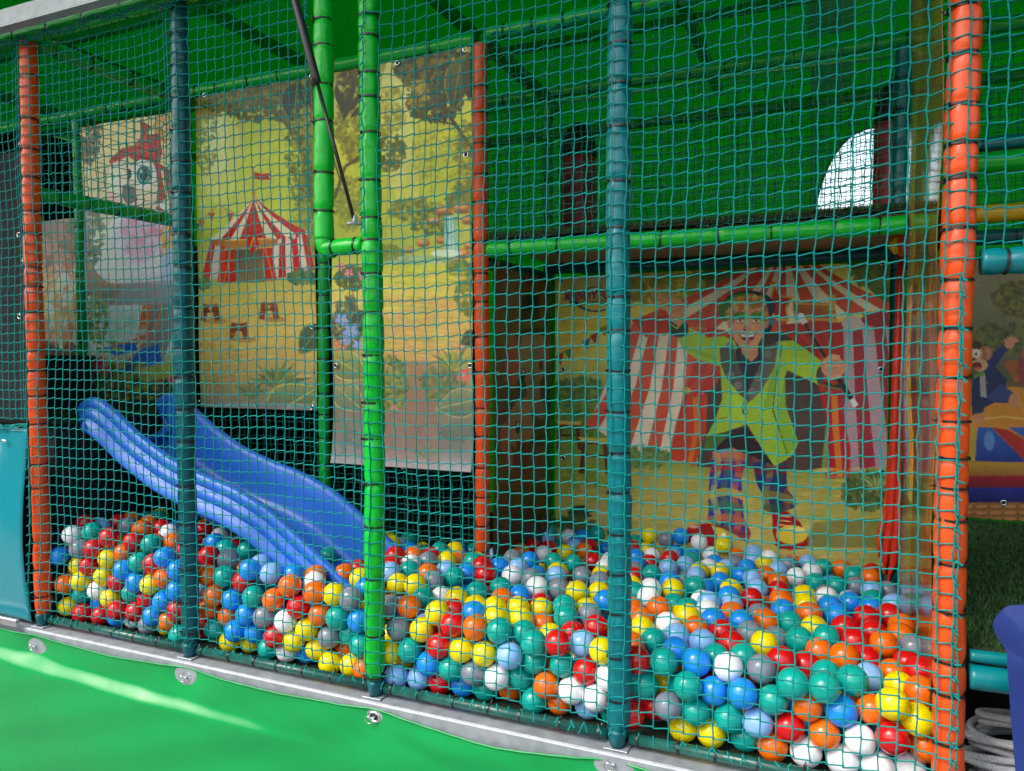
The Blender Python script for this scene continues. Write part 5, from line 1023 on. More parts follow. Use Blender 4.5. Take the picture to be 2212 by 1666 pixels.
# ------------------------------------------------------------ balls
BALLS='2700,44,196,Y;2702,50,118,R;2752,70,159,Y;2639,67,93,W;2564,56,203,G;2497,46,204,G;2600,74,148,B;2565,68,90,O;2623,111,207,G;2387,47,161,B;2490,68,91,R;2762,122,201,O;2421,59,93,L;2425,100,205,S;2261,42,159,G;2350,86,203,W;2354,70,86,G;2526,80,35,W;2454,61,152,G;2214,43,100,S;2199,59,202,G;2453,77,35,O;2278,64,90,G;2604,74,35,W;2318,76,143,B;2528,72,147,O;2273,94,200,B;2150,69,131,G;2664,94,155,O;1925,53,209,R;2312,82,35,Y;2701,344,219,O;1891,59,88,O;2607,228,215,O;1996,72,139,R;2770,87,96,O;1791,48,155,L;1858,54,198,G;1958,69,83,W;1756,60,214,G;1716,47,150,Y;1750,54,88,W;1689,49,217,O;2502,312,211,G;2467,157,210,R;2244,83,35,Y;2676,72,36,W;2770,219,211,R;1928,79,143,G;1648,48,150,Y;2421,226,219,Y;2026,61,79,W;1621,49,216,R;1578,47,150,R;1977,103,197,L;2132,58,196,R;1465,76,237,O;1682,51,89,S;1514,62,181,Y;1482,51,122,G;1806,92,81,G;1440,58,176,S;1852,73,35,G;1285,47,244,S;2389,98,35,G;1614,50,91,G;2151,169,207,G;1433,55,35,L;1849,84,136,G;2521,199,191,R;2660,200,184,L;1543,51,92,B;1558,74,231,Y;1232,55,179,G;2551,265,206,O;1062,48,256,O;1200,59,35,Y;2770,368,211,S;1093,47,195,R;2741,93,35,W;1193,65,111,S;2271,202,209,L;1895,208,221,G;999,48,205,O;1151,53,244,O;960,81,273,L;2633,344,215,R;2474,418,216,G;1118,56,128,Y;897,57,284,B;920,47,204,G;2724,176,184,Y;2658,284,195,R;2567,331,220,G;2379,150,207,G;961,47,146,S;1045,47,146,W;821,60,179,B;789,59,250,G;1477,333,251,G;1985,198,208,R;2412,392,221,O;2668,519,226,R;1498,74,35,L;1000,48,89,R;1164,60,177,O;2123,360,229,O;837,53,82,B;1218,59,246,Y;2215,130,205,B;1067,58,83,Y;2124,42,63,R;753,50,186,O;2358,585,217,R;2593,506,226,B;1866,394,234,Y;2043,62,204,Y;2381,281,220,S;1917,94,35,O;2729,571,222,R;2203,212,212,L;1552,404,248,R;1334,228,242,Y;735,70,68,G;2343,209,212,R;2312,269,219,R;689,98,296,R;1809,102,202,G;545,48,289,B;1566,79,35,R;889,48,144,B;2568,150,196,G;2715,249,183,O;761,107,289,S;1799,415,230,S;2633,689,208,B;1125,236,247,O;253,71,322,R;2679,408,223,R;2611,408,224,R;2210,328,229,Y;307,55,77,R;1740,381,236,W;428,95,310,G;2176,661,212,G;1140,75,64,Y;1311,51,182,B;1401,218,250,Y;363,78,317,R;1465,157,236,G;1797,268,211,Y;1629,444,243,W;1949,254,219,S;2523,478,228,O;1432,278,249,S;902,72,81,B;1776,160,215,Y;2122,574,221,Y;1650,120,228,B;721,59,246,O;2745,432,216,O;1701,89,35,G;725,231,283,G;30,45,240,B;111,69,35,R;121,57,156,Y;2167,269,217,W;2107,221,213,Y;2467,1081,160,W;190,59,278,R;1718,123,223,Y;2244,266,219,O;2354,343,227,B;1633,87,35,B;478,53,81,B;1593,258,239,G;2312,150,196,G;350,47,224,B;250,69,247,Y;530,51,139,B;416,53,256,G;1824,572,228,S;2075,445,229,W;878,479,218,G;156,67,213,R;373,74,75,R;538,49,218,O;476,49,189,Y;1320,47,111,G;1267,72,35,Y;2452,481,227,B;1415,47,109,Y;195,79,35,R;408,49,188,B;1398,78,227,S;2167,94,70,R;71,66,316,W;152,84,329,G;710,72,131,O;47,52,139,O;2537,393,219,Y;45,64,53,Y;2281,329,226,B;1744,219,224,Y;213,79,179,Y;1824,209,190,O;1763,116,35,O;734,492,242,L;1552,205,232,Y;952,76,35,G;122,56,271,S;2532,1039,160,G;1012,125,264,B;2597,1020,162,G;1755,518,235,L;1869,270,229,G;2755,765,195,L;1484,407,245,B;556,484,252,G;786,79,118,O;175,82,123,W;545,60,71,O;2658,1051,158,S;1641,327,237,G;2176,1359,182,Y;853,77,236,R;816,240,274,S;248,76,104,Y;1992,103,35,L;1317,324,255,G;1701,854,185,G;484,55,259,R;2754,499,219,O;1019,84,35,W;1995,852,179,G;2080,1356,187,W;312,81,271,O;2440,335,195,S;2441,603,219,O;696,643,241,R;2712,1197,155,O;214,237,311,O;2006,1347,206,B;794,76,35,Y;2751,306,192,R;1707,322,223,B;2575,600,218,B;2510,579,221,Y;1933,154,198,R;2249,459,231,L;1538,543,234,B;2185,143,113,Y;2322,406,225,O;2090,287,215,O;2230,857,178,B;137,241,315,S;1329,47,44,O;279,82,164,R;1109,105,254,W;432,72,127,R;365,387,292,R;2619,1297,150,O;2757,1042,157,S;1873,1360,193,Y;1942,1359,184,S;2022,1011,162,L;1744,959,169,R;2072,1086,160,L;1697,445,241,S;1318,444,256,S;2360,756,197,L;93,83,99,G;1256,87,125,G;2324,985,163,L;1685,185,226,Y;1281,266,262,L;1642,1360,180,G;466,151,303,O;597,47,185,B;1580,720,215,B;744,371,257,B;2553,1283,152,G;1657,1124,161,O;1579,138,219,R;2310,488,222,L;427,79,35,S;2686,647,214,B;594,51,117,R;154,773,253,L;1926,427,230,Y;878,355,219,G;2657,1236,146,G;1678,253,229,O;1000,718,223,Y;860,97,35,Y;2282,1037,157,B;1639,806,197,G;2256,392,225,W;1599,1054,166,Y;2104,120,206,O'
BLAB='yellow ball in right bay with orange left, yellow right, yellow above, red below|red ball in right bay with white left, orange right, yellow above, white below|yellow ball in right bay with yellow left, orange above, orange below|white ball in right bay with orange left, red right, orange above, white below|teal ball in right bay with teal left, teal right, teal above, blue below|teal ball in right bay with orange left, teal right, red above, orange below|blue ball in right bay with orange left, orange right, teal above, blue below|orange ball in right bay with red left, white right, orange above, white below|teal ball in right bay with teal left, pale blue right, orange above, blue below|blue ball in right bay with blue left, teal right, white above, teal below|red ball in right bay with pale blue left, orange right, blue above, white below|orange ball in right bay with yellow left, red above, yellow below|pale blue ball in right bay with teal left, red right, orange above, orange below|grey ball in right bay with white left, red right, yellow above, teal below|teal ball in right bay with yellow left, blue right, blue above, teal below|white ball in right bay with blue left, grey right, red above, blue below|teal ball in right bay with teal left, pale blue right, blue above, teal below|white ball in right bay with orange left, orange right, pale blue above|teal ball in right bay with blue left, orange right, grey above, red below|grey ball in right bay with red left, teal right, yellow above, yellow below|teal ball in right bay with red left, blue right, teal above, yellow below|orange ball in right bay with teal left, white right, pale blue above|teal ball in right bay with grey left, teal right, teal above, yellow below|white ball in right bay with white left, white right, blue above|blue ball in right bay with teal left, blue right, teal above, orange below|orange ball in right bay with teal left, blue right, teal above, pale blue below|blue ball in right bay with teal left, white right, pale blue above, teal below|teal ball in right bay with yellow right, red above, red below|orange ball in right bay with blue left, yellow right, pale blue above, white below|red ball in third bay with teal left, pale blue right, teal above, teal below|yellow ball in right bay with yellow left, teal right, orange above|orange ball in right bay with red left, grey right, red above, orange below|orange ball in third bay with teal left, white right, teal above, orange below|orange ball in right bay with orange left, red right, red above, teal below|red ball in third bay with teal left, pale blue above, white below|orange ball in right bay with red left, yellow above, white below|pale blue ball in third bay with yellow left, teal right, teal above, white below|teal ball in third bay with pale blue left, red right, orange above, teal below|white ball in third bay with orange left, white right, teal above, pale blue below|teal ball in third bay with orange left, teal right, yellow above, pale blue below|yellow ball in third bay with yellow left, pale blue right, orange above, grey below|white ball in third bay with grey left, teal right, yellow above, orange below|orange ball in third bay with red left, teal right, blue above, yellow below|teal ball in right bay with grey left, orange right, teal above, red below|red ball in right bay with grey left, red right, grey above, teal below|yellow ball in right bay with red left, yellow right, grey above|white ball in right bay with white left, white right, red above|red ball in right bay with orange left, grey above, orange below|teal ball in third bay with teal left, red right, red above, white below|yellow ball in third bay with red left, yellow right, red above, grey below|yellow ball in right bay with teal left, grey right, orange above, grey below|white ball in third bay with white left, white above|red ball in third bay with yellow left, orange right, red above, yellow below|red ball in third bay with teal left, yellow right, red above, teal below|pale blue ball in third bay with red left, yellow right, grey above, red below|red ball in right bay with teal right, orange above, teal below|orange ball in third bay with grey left, yellow right, yellow above, grey below|grey ball in third bay with teal left, white right, yellow above, teal below|yellow ball in third bay with grey left, red right, teal above, teal below|teal ball in third bay with yellow left, red right, yellow above, yellow below|teal ball in third bay with white left, orange right, pale blue above, teal below|grey ball in third bay with yellow right, orange above, teal below|teal ball in third bay with orange left, orange right, teal above|grey ball in second bay with yellow left, yellow above, blue below|teal ball in right bay with yellow left, orange right, orange above|teal ball in third bay with blue left, grey right, yellow above, blue below|teal ball in right bay with orange left, blue right, orange above, teal below|pale blue ball in third bay with pale blue right, yellow above|teal ball in third bay with pale blue left, teal right, teal above, orange below|red ball in right bay with red left, teal right, teal above, teal below|pale blue ball in right bay with teal left, yellow right, red above, orange below|blue ball in third bay with yellow left, teal right, red above, pale blue below|yellow ball in third bay with orange left, red right, white above, red below|teal ball in second bay with orange left, blue right, yellow above, grey below|orange ball in right bay with teal left, orange right, teal above, teal below|orange ball in second bay with orange left, orange right, blue above, red below|yellow ball in second bay with yellow left, yellow right, grey above|grey ball in right bay with orange left, orange above, red below|red ball in second bay with orange left, orange right, orange above, yellow below|white ball in right bay with white left, orange above|grey ball in second bay with yellow left, teal right, teal above, yellow below|pale blue ball in right bay with blue left, red right, orange above, blue below|teal ball in third bay with orange left, grey right, teal above, red below|orange ball in second bay with teal left, red right, pale blue above, grey below|orange ball in second bay with orange left, yellow right, white above, orange below|pale blue ball in second bay with blue left, blue right, grey above, orange below|red ball in right bay with teal left, orange right, red above, orange below|teal ball in right bay with orange left, yellow right, blue above, teal below|yellow ball in second bay with white left, grey right, red above, yellow below|blue ball in second bay with teal left, pale blue right, teal above, teal below|teal ball in second bay with blue left, orange right, blue above, grey below|yellow ball in right bay with pale blue left, orange right, orange above, yellow below|red ball in right bay with orange left, orange right, red above, teal below|teal ball in right bay with teal left, red right, blue above, orange below|teal ball in right bay with white left, grey right, grey above, blue below|grey ball in second bay with blue left, white right, orange above, red below|white ball in second bay with grey left, yellow right, orange above, yellow below|blue ball in second bay with orange left, teal right, teal above, orange below|teal ball in second bay with orange left, blue right, grey above, blue below|teal ball in third bay with grey left, blue right, yellow above, yellow below|red ball in third bay with red left, grey above, yellow below|orange ball in right bay with blue left, teal right, orange above, yellow below|red ball in right bay with red left, red right, teal above, red below|pale blue ball in third bay with pale blue left, red right, blue above|red ball in second bay with blue left, yellow right, grey above, teal below|orange ball in second bay with red left, teal right, orange above, grey below|orange ball in right bay with orange left, yellow right, white above, white below|blue ball in second bay with teal left, blue right, orange above, yellow below|yellow ball in second bay with orange left, grey right, orange above, teal below|blue ball in right bay with teal left, blue right, pale blue above, orange below|yellow ball in second bay with red left, yellow right, white above, white below|red ball in right bay with white left, red right, grey above|orange ball in second bay with blue right, teal above, orange below|red ball in right bay with pale blue left, orange right, pale blue above, blue below|blue ball in right bay with orange left, red right, white above, teal below|yellow ball in third bay with grey left, yellow right, grey above, yellow below|yellow ball in third bay with pale blue left, red right, red above, white below|grey ball in right bay with red left, yellow right, blue above, teal below|orange ball in third bay with teal left, pale blue right, orange above|red ball in right bay with red left, orange right, pale blue above, orange below|pale blue ball in right bay with teal left, pale blue right, yellow above, teal below|red ball in third bay with blue left, white right, red above, teal below|yellow ball in second bay with yellow right, pale blue above, orange below|teal ball in second bay with blue right, orange above|red ball in right bay with pale blue left, yellow right, red above, white below|red ball in right bay with pale blue left, grey right, orange above, teal below|red ball in left bay with grey right, blue above, orange below|teal ball in third bay with teal left, yellow right, yellow above, teal below|nearer one: blue ball in left bay with red left, orange above, orange below|red ball in third bay with pale blue left, blue right, teal above|blue ball in second bay with orange left, grey right, teal above, blue below|teal ball in right bay with teal left, teal right, orange above, teal below|orange ball in right bay with pale blue left, red right, orange above, yellow below|grey ball in second bay with red left, teal right, teal above, teal below|grey ball in third bay with white left, yellow right, pale blue above, teal below|blue ball in right bay with blue left, blue right, grey above, red below|orange ball in second bay with blue left, yellow right, pale blue above, grey below|red ball in left bay with teal left, red right, pale blue above, yellow below|red ball in right bay with red left, orange right, red above, red below|red ball in right bay with teal left, red right, blue above, orange below|yellow ball in right bay with white left, blue right, teal above, pale blue below|red ball in left bay with red left, red right, yellow above, blue below|white ball in third bay with blue left, grey right, grey above, yellow below|teal ball in left bay with red left, orange right, orange above, red below|teal ball in right bay with yellow left, blue right, pale blue above, teal below|yellow ball in second bay with yellow left, grey right, yellow above, yellow below|blue ball in second bay with teal left, grey above, teal below|yellow ball in third bay with yellow left, grey right, teal above, orange below|red ball in left bay with red left, teal right, grey above, teal below|teal ball in third bay with orange left, white right, yellow above, yellow below|yellow ball in third bay with yellow left, teal right, white above, yellow below|white ball in third bay with red left, grey right, grey above, blue below|grey ball in third bay with teal left, yellow above, pale blue below|orange ball in right bay with teal left, blue right, yellow above, teal below|grey ball in third bay with yellow left, teal right, grey above, teal below|blue ball in second bay with blue left, red right, grey above, yellow below|yellow ball in third bay with teal left, orange right, yellow above, teal below|yellow ball in right bay with white left, teal right, pale blue above, yellow below|blue ball in third bay with red left, yellow right, teal above, orange below|orange ball in second bay with teal right, red above, orange below|orange ball in right bay with orange left, grey right, orange above, red below|teal ball in third bay with blue left, orange right, grey above|teal ball in second bay with grey left, grey right, pale blue above, blue below|blue ball in left bay with grey right, white above, orange below|red ball in left bay with yellow left, red right, teal above|yellow ball in left bay with orange left, yellow right, red above, teal below|white ball in right bay with yellow left, orange right, orange above, blue below|yellow ball in right bay with white right, orange above, red below|white ball in right bay with orange left, teal right, grey above, yellow below|red ball in left bay with grey left, red right, teal above, red below|yellow ball in third bay with orange left, yellow right, yellow above, teal below|orange ball in right bay with pale blue left, red right, yellow above, blue below|blue ball in right bay with red left, orange right, pale blue above, red below|blue ball in third bay with red left, teal right, teal above|blue ball in left bay with red left, red right, red above, grey below|teal ball in third bay with yellow left, orange right, red above, blue below|teal ball in right bay with blue left, white right, red above, blue below|blue ball in left bay with yellow left, teal right, orange above, red below|yellow ball in left bay with red left, orange right, red above, yellow below|farther one: blue ball in left bay with red left, orange above, orange below|teal ball in left bay with blue left, red right, red above, blue below|grey ball in third bay with pale blue left, grey right, teal above, yellow below|white ball in third bay with orange left, teal right, white above, orange below|teal ball, second bay with pale blue left, pale blue right, pale blue above, blue below|red ball in left bay with yellow left, yellow right, red above, yellow below|red ball in left bay with red left, blue right, teal above, white below|orange ball in left bay with yellow left, blue above, blue below|yellow ball in left bay with blue left, orange right, red above, red below|teal ball in second bay with orange left, yellow right, blue above, orange below|yellow ball in second bay with yellow left, teal above|blue ball in right bay with orange left, orange right, orange above, grey below|yellow ball in third bay with teal left, teal right, grey above, pale blue below|red ball in left bay with red left, red right, blue above|blue ball in left bay with red left, yellow right, teal above, teal below|grey ball in second bay with orange right, yellow above, grey below|red ball in right bay with red left, grey right, teal above|white ball in left bay with teal right, grey below|teal ball in left bay with white left, red right, red above, red below|orange ball in second bay with orange right, orange above, teal below|orange ball in left bay with yellow right, yellow above, yellow below|yellow ball in right bay with teal left, teal right, orange above, orange below|yellow ball in left bay with red right, orange above|blue ball in right bay with orange left, blue right, pale blue above, pale blue below|yellow ball in third bay with yellow left, yellow right, blue above, teal below|yellow ball in left bay with yellow left, blue right, yellow above, yellow below|orange ball in third bay with teal left, teal right, yellow above, teal below|orange ball in third bay with white left, teal right, pale blue above|pale blue ball in second bay with blue left, red right, pale blue above, teal below|yellow ball in third bay with white left, yellow right, teal above, red below|teal ball in second bay with yellow left, yellow right, red above|grey ball in left bay with blue left, red right, white above, yellow below|teal ball in right bay with white left, teal right, white above, white below|blue ball in second bay with pale blue left, white right, blue above, orange below|teal ball in right bay with teal left, grey right, orange above, blue below|pale blue ball in third bay with grey left, grey right, teal above, grey below|teal ball in third bay with yellow left, grey right, grey above, red below|pale blue ball in right bay with blue left, grey above, orange below|blue ball in third bay with teal left, red right, teal above, teal below|teal ball in left bay with pale blue left, orange right, blue above, grey below|orange ball in second bay with orange left, blue right, blue above, blue below|white ball in left bay with yellow left, red right, yellow above, blue below|orange ball in left bay with blue left, red above, teal below|grey ball in right bay with teal left, pale blue right, teal above, blue below|teal ball in third bay with teal left, blue right, blue above, yellow below|yellow ball in right bay with white left, orange right, blue below|red ball in second bay with teal left, pale blue right, blue above, teal below|grey ball in second bay with teal left, blue right, teal above, pale blue below|yellow ball in left bay with white left, teal right, red above, red below|pale blue ball in third bay with orange left, red above|teal ball in second bay with pale blue left, orange right, orange above, yellow below|teal ball in third bay with yellow left, red right, pale blue above, grey below|red ball in left bay with teal left, blue right, teal above, yellow below|orange ball in right bay with red left, pale blue above, grey below|white ball in second bay with teal left, blue right, yellow above|teal ball in third bay with red left, blue right, red above, white below|white ball in third bay with blue left, yellow right, teal below|orange ball in left bay with yellow left, teal right, red above, blue below|grey ball in right bay with yellow left, teal right, orange above, red below|orange ball in right bay with red left, yellow right, red above, teal below|red ball in left bay with orange left, red right, blue above, yellow below|orange ball in right bay with grey left, pale blue right, teal below|orange ball in left bay with grey left, red right, orange above, teal below|blue ball in third bay with grey left, white right, blue below|yellow ball in second bay with teal left, yellow right, blue above|red ball in right bay with orange left, red right, grey above, orange below|blue ball in third bay with orange left, red right, white above, yellow below|blue ball in right bay with orange left, blue right, white above, teal below|yellow ball in right bay with blue left, blue right, yellow above, yellow below|red ball in third bay with red left, red right, teal above, pale blue below|pale blue ball in right bay with teal left, orange right, blue above, blue below|blue ball in third bay with red left, white right, pale blue above, teal below|yellow ball in right bay with teal left, teal right, teal above, grey below|orange ball in right bay with blue left, grey right, pale blue above, red below|orange ball in third bay with white right, white above, orange below|blue ball in right bay with teal left, yellow right, yellow above, blue below|grey ball in left bay with red left, orange right, orange above, red below|orange ball in second bay with yellow left, pale blue right, teal above|red ball in left bay with yellow left, blue right, blue above, yellow below|white ball in second bay with orange left, blue right, teal above, orange below|red ball in left bay with teal left, blue right, yellow above, blue below|red ball in left bay with white right, yellow above, blue below|orange ball in right bay with teal left, teal right, teal below|grey ball in right bay with teal left, pale blue above, red below|yellow ball in third bay with teal left, grey right, white below|grey ball in third bay with yellow left, blue right, red below|pale blue ball in third bay with teal left, pale blue right, red above, yellow below|red ball in third bay with teal left, red above, grey below|pale blue ball in third bay with pale blue left, yellow right, blue above, grey below|grey ball in third bay with white left, pale blue right, blue above, white below|grey ball in second bay with teal left, pale blue right, teal above, grey below|pale blue ball in right bay with yellow left, red right, pale blue above, grey below|teal ball in left bay with yellow left, white right, yellow above, red below|teal ball in second bay with grey left, blue above, orange below|pale blue ball in right bay with blue left, orange right, blue above, red below|yellow ball in third bay with blue left, yellow right, teal above, teal below|pale blue ball in second bay with teal right, red above, yellow below|teal ball in third bay with blue left, blue below|orange ball in left bay with teal left, white above, blue below|blue ball in left bay with blue left, pale blue right, blue above, red below|blue ball in third bay with pale blue left, teal right, red above, grey below|blue ball in second bay with grey left, pale blue right, yellow above, pale blue below|teal ball in right bay with white left, orange right, teal below|orange ball in third bay with yellow left, blue right, blue above, red below|red ball in third bay with yellow left, blue right, yellow above, red below|pale blue ball in right bay with white left, red right, blue above, red below|grey ball in left bay with white left, orange right, blue above|blue ball in right bay with blue left, red right, pale blue above, red below|red ball in left bay with blue left, orange right, blue above, teal below|pale blue ball in left bay with blue left, red right, red below|yellow ball in third bay with yellow left, grey above, grey below|teal ball in second bay with blue left, teal right, pale blue above, white below|teal ball in right bay with orange left, orange right, grey below|orange ball in third bay with yellow left, yellow right, teal above, teal below|yellow ball in second bay with blue right, red below|yellow ball in second bay with blue left, red right, blue above|blue ball in right bay with blue left, pale blue right, grey above, yellow below|teal ball in third bay with blue left, teal right, red above, pale blue below|white ball in right bay with yellow left, orange right, pale blue above, pale blue below|yellow ball in third bay with white left, orange right, white above, yellow below|orange ball in right bay with yellow left, teal right, yellow above, red below'
REST='536,948,226,G;2422,784,191,R;850,573,212,L;2136,942,165,L;558,252,291,B;30,148,335,R;1209,409,271,R;2705,998,163,L;2502,737,200,Y;603,47,253,B;2516,1189,156,W;1230,175,261,Y;1534,980,171,W;1363,495,249,Y;1489,226,219,W;338,90,131,G;2568,748,198,W;1219,119,61,O;1961,369,225,B;660,199,290,G;2205,1036,161,Y;332,254,303,W;604,47,35,G;2062,57,139,W;2295,559,223,B;2059,542,224,W;2410,985,163,O;2364,1054,161,O;2433,1265,152,S;2400,1158,157,L;933,401,178,B;2346,1221,154,Y;1606,550,238,L;673,906,214,L;1084,103,35,B;41,278,311,R;1385,326,253,O;2137,513,194,G;1512,724,216,S;2286,685,208,Y;642,567,244,L;289,805,248,O;2499,1324,150,L;2089,695,207,B;2701,824,184,G;1499,490,247,R;1420,384,251,L;1508,1360,153,W;1252,461,265,O;1413,119,47,Y;1069,161,256,O;1998,1160,156,R;2019,484,225,G;1867,157,182,Y;1435,1288,153,L;1897,539,228,S;77,85,200,Y;72,806,261,B;249,295,304,R;1448,1082,166,R;2390,456,213,S;873,131,277,L;756,635,210,L;2292,1142,157,B;2050,341,223,O;1941,1056,159,R;1277,602,249,G;2127,1360,135,W;1388,845,182,L;343,471,287,G;496,341,288,W;1444,535,245,G;2624,167,120,O;2522,182,50,L;1372,561,237,O;1306,662,238,Y;2220,1115,157,L;971,889,194,G;484,496,248,L;491,701,238,Y;1618,195,219,Y;1921,316,212,Y;30,211,310,L;1967,696,208,R;2356,1332,152,W;127,664,264,G;1286,384,257,W;144,332,308,O;1442,970,173,O;2584,161,61,B;265,727,234,R;2295,1360,161,L;2688,130,72,B;1419,1360,170,G;1926,1166,157,W;2237,99,132,G;873,668,177,G;667,77,75,R;2746,192,40,O;406,898,214,G;834,426,216,L;464,405,285,Y;261,93,35,B;801,707,186,Y;2296,1280,152,L;97,414,305,G;2461,160,102,B;1517,1087,165,R;1255,919,167,G;2303,142,75,O;673,68,186,L;1249,327,263,R;1772,331,203,R;131,945,243,R;2241,1197,155,S;725,831,190,R;2230,1360,140,O;1597,1174,159,L;1907,997,164,B;2081,1174,156,G;2428,269,99,O;2280,172,142,R;435,590,249,B;2386,126,110,O;377,700,230,G;1124,314,241,R;2135,1014,162,Y;30,345,309,O;2158,1085,158,W;328,105,35,W;1645,1222,156,R;2187,792,166,B;1576,1359,157,B;1872,1121,159,B;2189,470,199,G;1736,585,230,Y;798,816,195,O;581,641,245,L;2721,1279,152,R;639,690,241,G;338,603,230,R;2656,249,42,R;615,943,203,R;1866,1321,137,Y;2383,230,141,O;1285,519,251,R;1284,129,252,B;1814,1360,159,G;147,114,69,B;1645,622,198,B;391,817,232,L;2170,1163,156,B;805,213,205,L;2074,1036,116,S;1986,1360,132,B;34,691,264,Y;1817,1277,154,R;1705,176,134,L;2758,1320,106,L;1076,727,200,B;582,826,211,R;1926,876,176,S;1684,1348,114,B;2378,647,180,O;2096,171,47,S;1656,136,154,B;2218,537,207,W;765,561,191,Y;2185,245,108,O;1874,635,219,Y;1994,1227,152,L;944,574,175,L;721,766,180,R;2696,294,99,G;2054,1360,125,B;1879,134,94,O;690,429,251,O;637,264,274,R;2721,550,127,L;529,779,212,O;553,934,162,B;418,755,223,B;484,913,204,B;1994,561,219,Y;2177,392,203,Y;1517,168,144,R;491,102,35,Y;489,631,211,G;30,414,296,G;887,179,203,G;2119,167,123,B;82,885,239,L;415,285,281,R;1581,1256,155,B;2549,151,129,L;2450,231,157,G;2564,945,148,S;1826,842,185,W;536,187,239,O;172,841,232,B;2735,138,124,G;223,799,229,O;30,482,296,Y;1571,128,148,O;732,114,190,G;629,116,35,R;1975,148,138,L;635,775,194,O;1386,105,130,Y;2442,1360,136,O;813,626,170,R;2426,154,39,Y;979,120,198,R;541,380,253,L;2128,732,161,G;355,174,287,O;1446,1359,104,G;935,138,247,B;186,418,272,B;952,124,128,B;990,789,194,L;827,294,204,R;2062,98,35,G;30,186,117,R;2653,227,106,Y;669,467,186,L;1248,807,198,B;1851,205,117,R;1378,265,152,B;851,927,177,Y;69,242,253,Y;1436,772,177,G;623,615,123,R;1015,923,149,Y;2572,225,36,L;1062,855,157,G;774,342,199,O;1722,652,195,O;1725,115,96,R;1781,168,114,G;1470,162,79,O;1521,120,91,R;2472,1011,111,B;2577,1164,122,B;1168,154,35,O;163,711,214,O;2326,227,105,L;784,469,198,B;299,473,221,L;166,131,256,L;2720,216,100,R;1584,804,152,Y;897,510,156,Y;689,308,244,O;30,127,35,B;713,218,212,O;30,107,281,O;1450,195,141,L;1230,155,181,Y;1506,355,190,B;2599,1354,113,W;1319,268,189,O;605,636,183,Y;394,112,177,R;2508,255,107,R;2635,971,132,L;919,261,195,G;62,625,264,G;1578,325,208,R;2453,679,186,B;2433,1114,92,G;30,114,161,O;594,338,256,G;215,179,38,O;314,942,204,Y;1932,193,109,Y;278,159,276,Y;2338,200,37,L;2576,238,103,Y;697,552,207,G;172,196,242,G;1770,465,174,B;1915,244,38,L;2727,478,99,L;75,275,35,Y;1458,125,142,R;1099,134,152,B;561,554,216,L;2162,160,35,S;1022,119,128,B;681,150,245,L;958,500,82,B;1242,296,154,Y;1157,121,109,O;697,123,35,Y;2633,850,162,W;828,690,125,R;1405,642,216,Y;670,614,182,L;2391,191,81,L;1030,286,108,G;264,852,204,R;1618,1347,100,G;724,940,184,B;787,143,221,Y;320,148,225,G;461,138,152,B;593,415,216,O;129,548,278,G;1338,141,49,L;522,674,133,B;2229,149,35,Y;210,900,227,B;193,558,248,Y;2140,1254,72,B;2251,1153,89,W;919,235,134,R;1791,376,150,R;592,347,185,O;2689,312,36,B;2017,215,109,B;216,631,232,Y;620,502,229,G;2651,176,42,R;1620,145,78,G;1779,1068,148,W;1923,494,137,B;379,227,236,B;578,106,300,R;1840,179,55,R;1573,226,142,R;1366,185,184,B;247,949,181,O;2552,636,166,W;1688,574,174,G;110,828,194,G;30,198,184,O;177,523,168,L;1289,321,100,B;715,140,108,O;2071,825,166,B;1709,1036,134,G;1684,373,48,W;92,202,94,B;2766,874,154,O;1197,345,152,Y;1936,159,37,L;614,709,153,L;1285,253,111,B;329,758,217,R;2514,280,45,Y;862,348,94,O;1684,1273,79,Y;2629,768,118,B;622,842,157,B;1398,203,43,O;2473,580,95,B;827,546,149,L;747,262,166,R;437,340,218,O;879,114,162,O;1307,718,192,B;1392,511,158,B;1220,277,214,G;2768,310,101,O;2112,623,176,B;626,190,77,R;1300,178,166,O;633,129,111,B;2308,792,147,L;2727,606,166,B;2237,1079,102,B;750,180,156,G;2642,567,174,B;2693,1230,43,L;1246,639,96,G;2233,737,142,B;2400,861,138,B;1463,463,197,R;1701,233,39,G;910,443,124,B;1047,149,74,O;2225,277,157,O;162,139,176,R;1640,482,175,G;53,550,242,G;2448,252,35,G;813,642,79,O;1171,139,206,L;2270,200,63,G;1711,744,120,W'

def ball_mesh(sub=1.0):
    nu, nv = 36, 22; V = []; F = []
    for j in range(nv+1):
        th = math.pi*j/nv
        for i in range(nu):
            a = 2*math.pi*i/nu; r = .035
            V.append((r*math.sin(th)*math.cos(a), r*math.sin(th)*math.sin(a), r*math.cos(th)))
    for j in range(nv):
        for i in range(nu): F.append((j*nu+i, (j+1)*nu+i, (j+1)*nu+(i+1) % nu, j*nu+(i+1) % nu))
    # moulding seam: a thin raised ring
    N = 60; b0 = len(V)
    for i in range(N):
        a = 2*math.pi*i/N
        for dr, dz in ((-.0004,-.0007),(.00035,-.0003),(.00035,.0003),(-.0004,.0007)): V.append(((.035+dr)*math.cos(a), (.035+dr)*math.sin(a), dz))
    for i in range(N):
        j = (i+1) % N
        for q in range(3): F.append((b0+i*4+q, b0+j*4+q, b0+j*4+q+1, b0+i*4+q+1))
    return V, F
BV, BF = ball_mesh(); bme = {}
cn = dict(R='red',O='orange',B='blue',G='teal',Y='yellow',L='pale blue',W='white',S='grey')
for k in BC:
    o = mesh_np('play_ball', BV, BF, M['ball'+k]); bme[k] = o.data; bpy.data.objects.remove(o)
rr = random.Random(2)
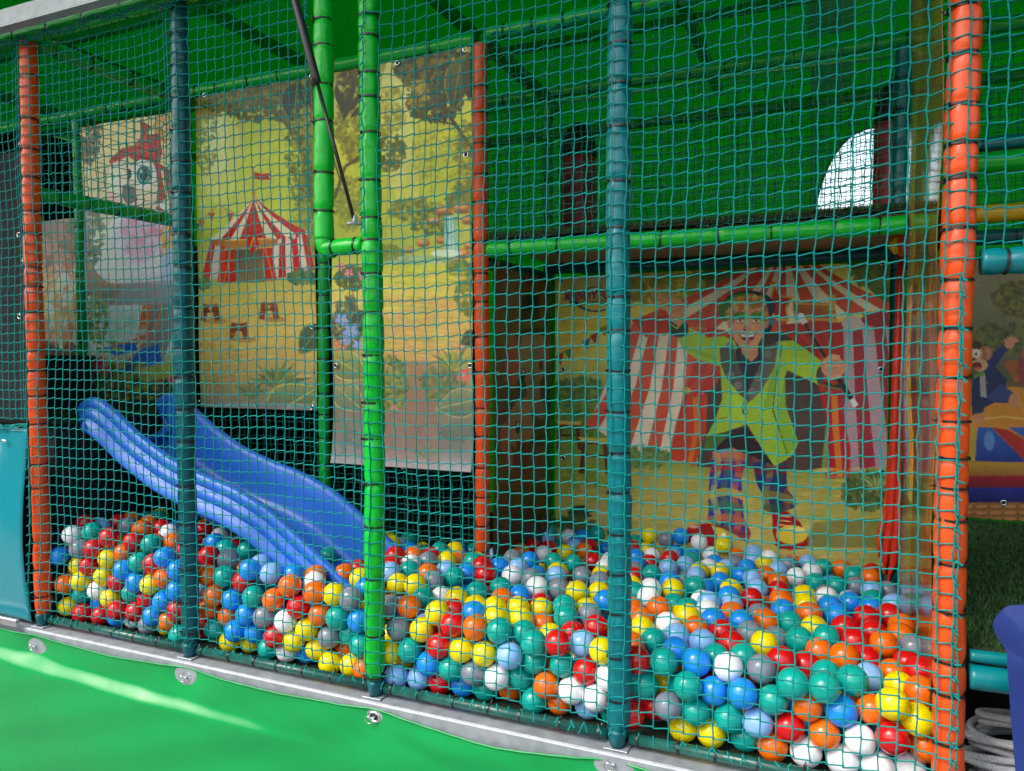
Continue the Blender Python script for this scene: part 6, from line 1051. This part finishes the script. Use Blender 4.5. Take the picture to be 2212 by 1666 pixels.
for s_, lb in zip(BALLS.split(';'), BLAB.split('|')):
    x, y, z, c = s_.split(','); o = bpy.data.objects.new('play_ball', bme[c]); COL.objects.link(o)
    o.location = (int(x)/1000, int(y)/1000, int(z)/1000); o.rotation_euler = (rr.uniform(0,6.3), rr.uniform(0,6.3), rr.uniform(0,6.3)); k_ = rr.uniform(.975,1.02); o.scale = (k_*rr.uniform(.985,1.01), k_, k_*rr.uniform(.975,1.01))
    tag(o, lb, 'ball', 'plastic balls in the pit')
BVn = np.array(BV); VV = []; FF = []; MI = []; keys = list(BC); nb_ = 0
g = np.random.default_rng(1)
qf = [f for f in BF]; qa = np.array(qf)
for s_ in REST.split(';'):
    x, y, z, c = s_.split(','); A = g.normal(size=(3,3)); Q, _ = np.linalg.qr(A)
    if np.linalg.det(Q) < 0: Q[:, 0] *= -1
    VV.append(BVn @ Q.T+np.array([int(x), int(y), int(z)])/1000); FF.append(qa+nb_*len(BVn)); MI += [keys.index(c)]*len(qa); nb_ += 1
o = mesh_np('play_balls', np.concatenate(VV), np.concatenate(FF), None, None, mats=[M['ball'+k] for k in keys], midx=np.array(MI, dtype=np.int32))
tag(o, 'the remaining smaller and half buried balls filling the pit', 'balls', kind='stuff')

# pale patches standing in for glossy reflections on roof and rear wall
M['clear'] = mat('painted_sheen', (.35,.72,.65), .3); translucent(M['clear'], (.30,.80,.70), .6)  # 'clear' is the painted sheen of the reflection patches
rt = bpy.data.objects['tarpaulin_roof']
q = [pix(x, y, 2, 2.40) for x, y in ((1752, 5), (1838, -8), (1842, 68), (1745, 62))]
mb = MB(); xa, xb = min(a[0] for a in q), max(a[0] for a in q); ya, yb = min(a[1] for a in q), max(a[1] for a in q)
mb.box(xa, xb, ya, yb, 2.402, 2.408, .002); o = mb.build('roof_sheen_patch', M['clear']); under(o, rt)
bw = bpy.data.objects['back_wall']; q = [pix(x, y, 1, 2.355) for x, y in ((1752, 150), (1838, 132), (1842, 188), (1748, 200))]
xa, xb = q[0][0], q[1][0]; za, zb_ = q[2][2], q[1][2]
mb = MB(); mb.box(xa, xb, 2.350, 2.356, za, zb_, .002); o = mb.build('wall_sheen_patch', M['clear']); under(o, bw)
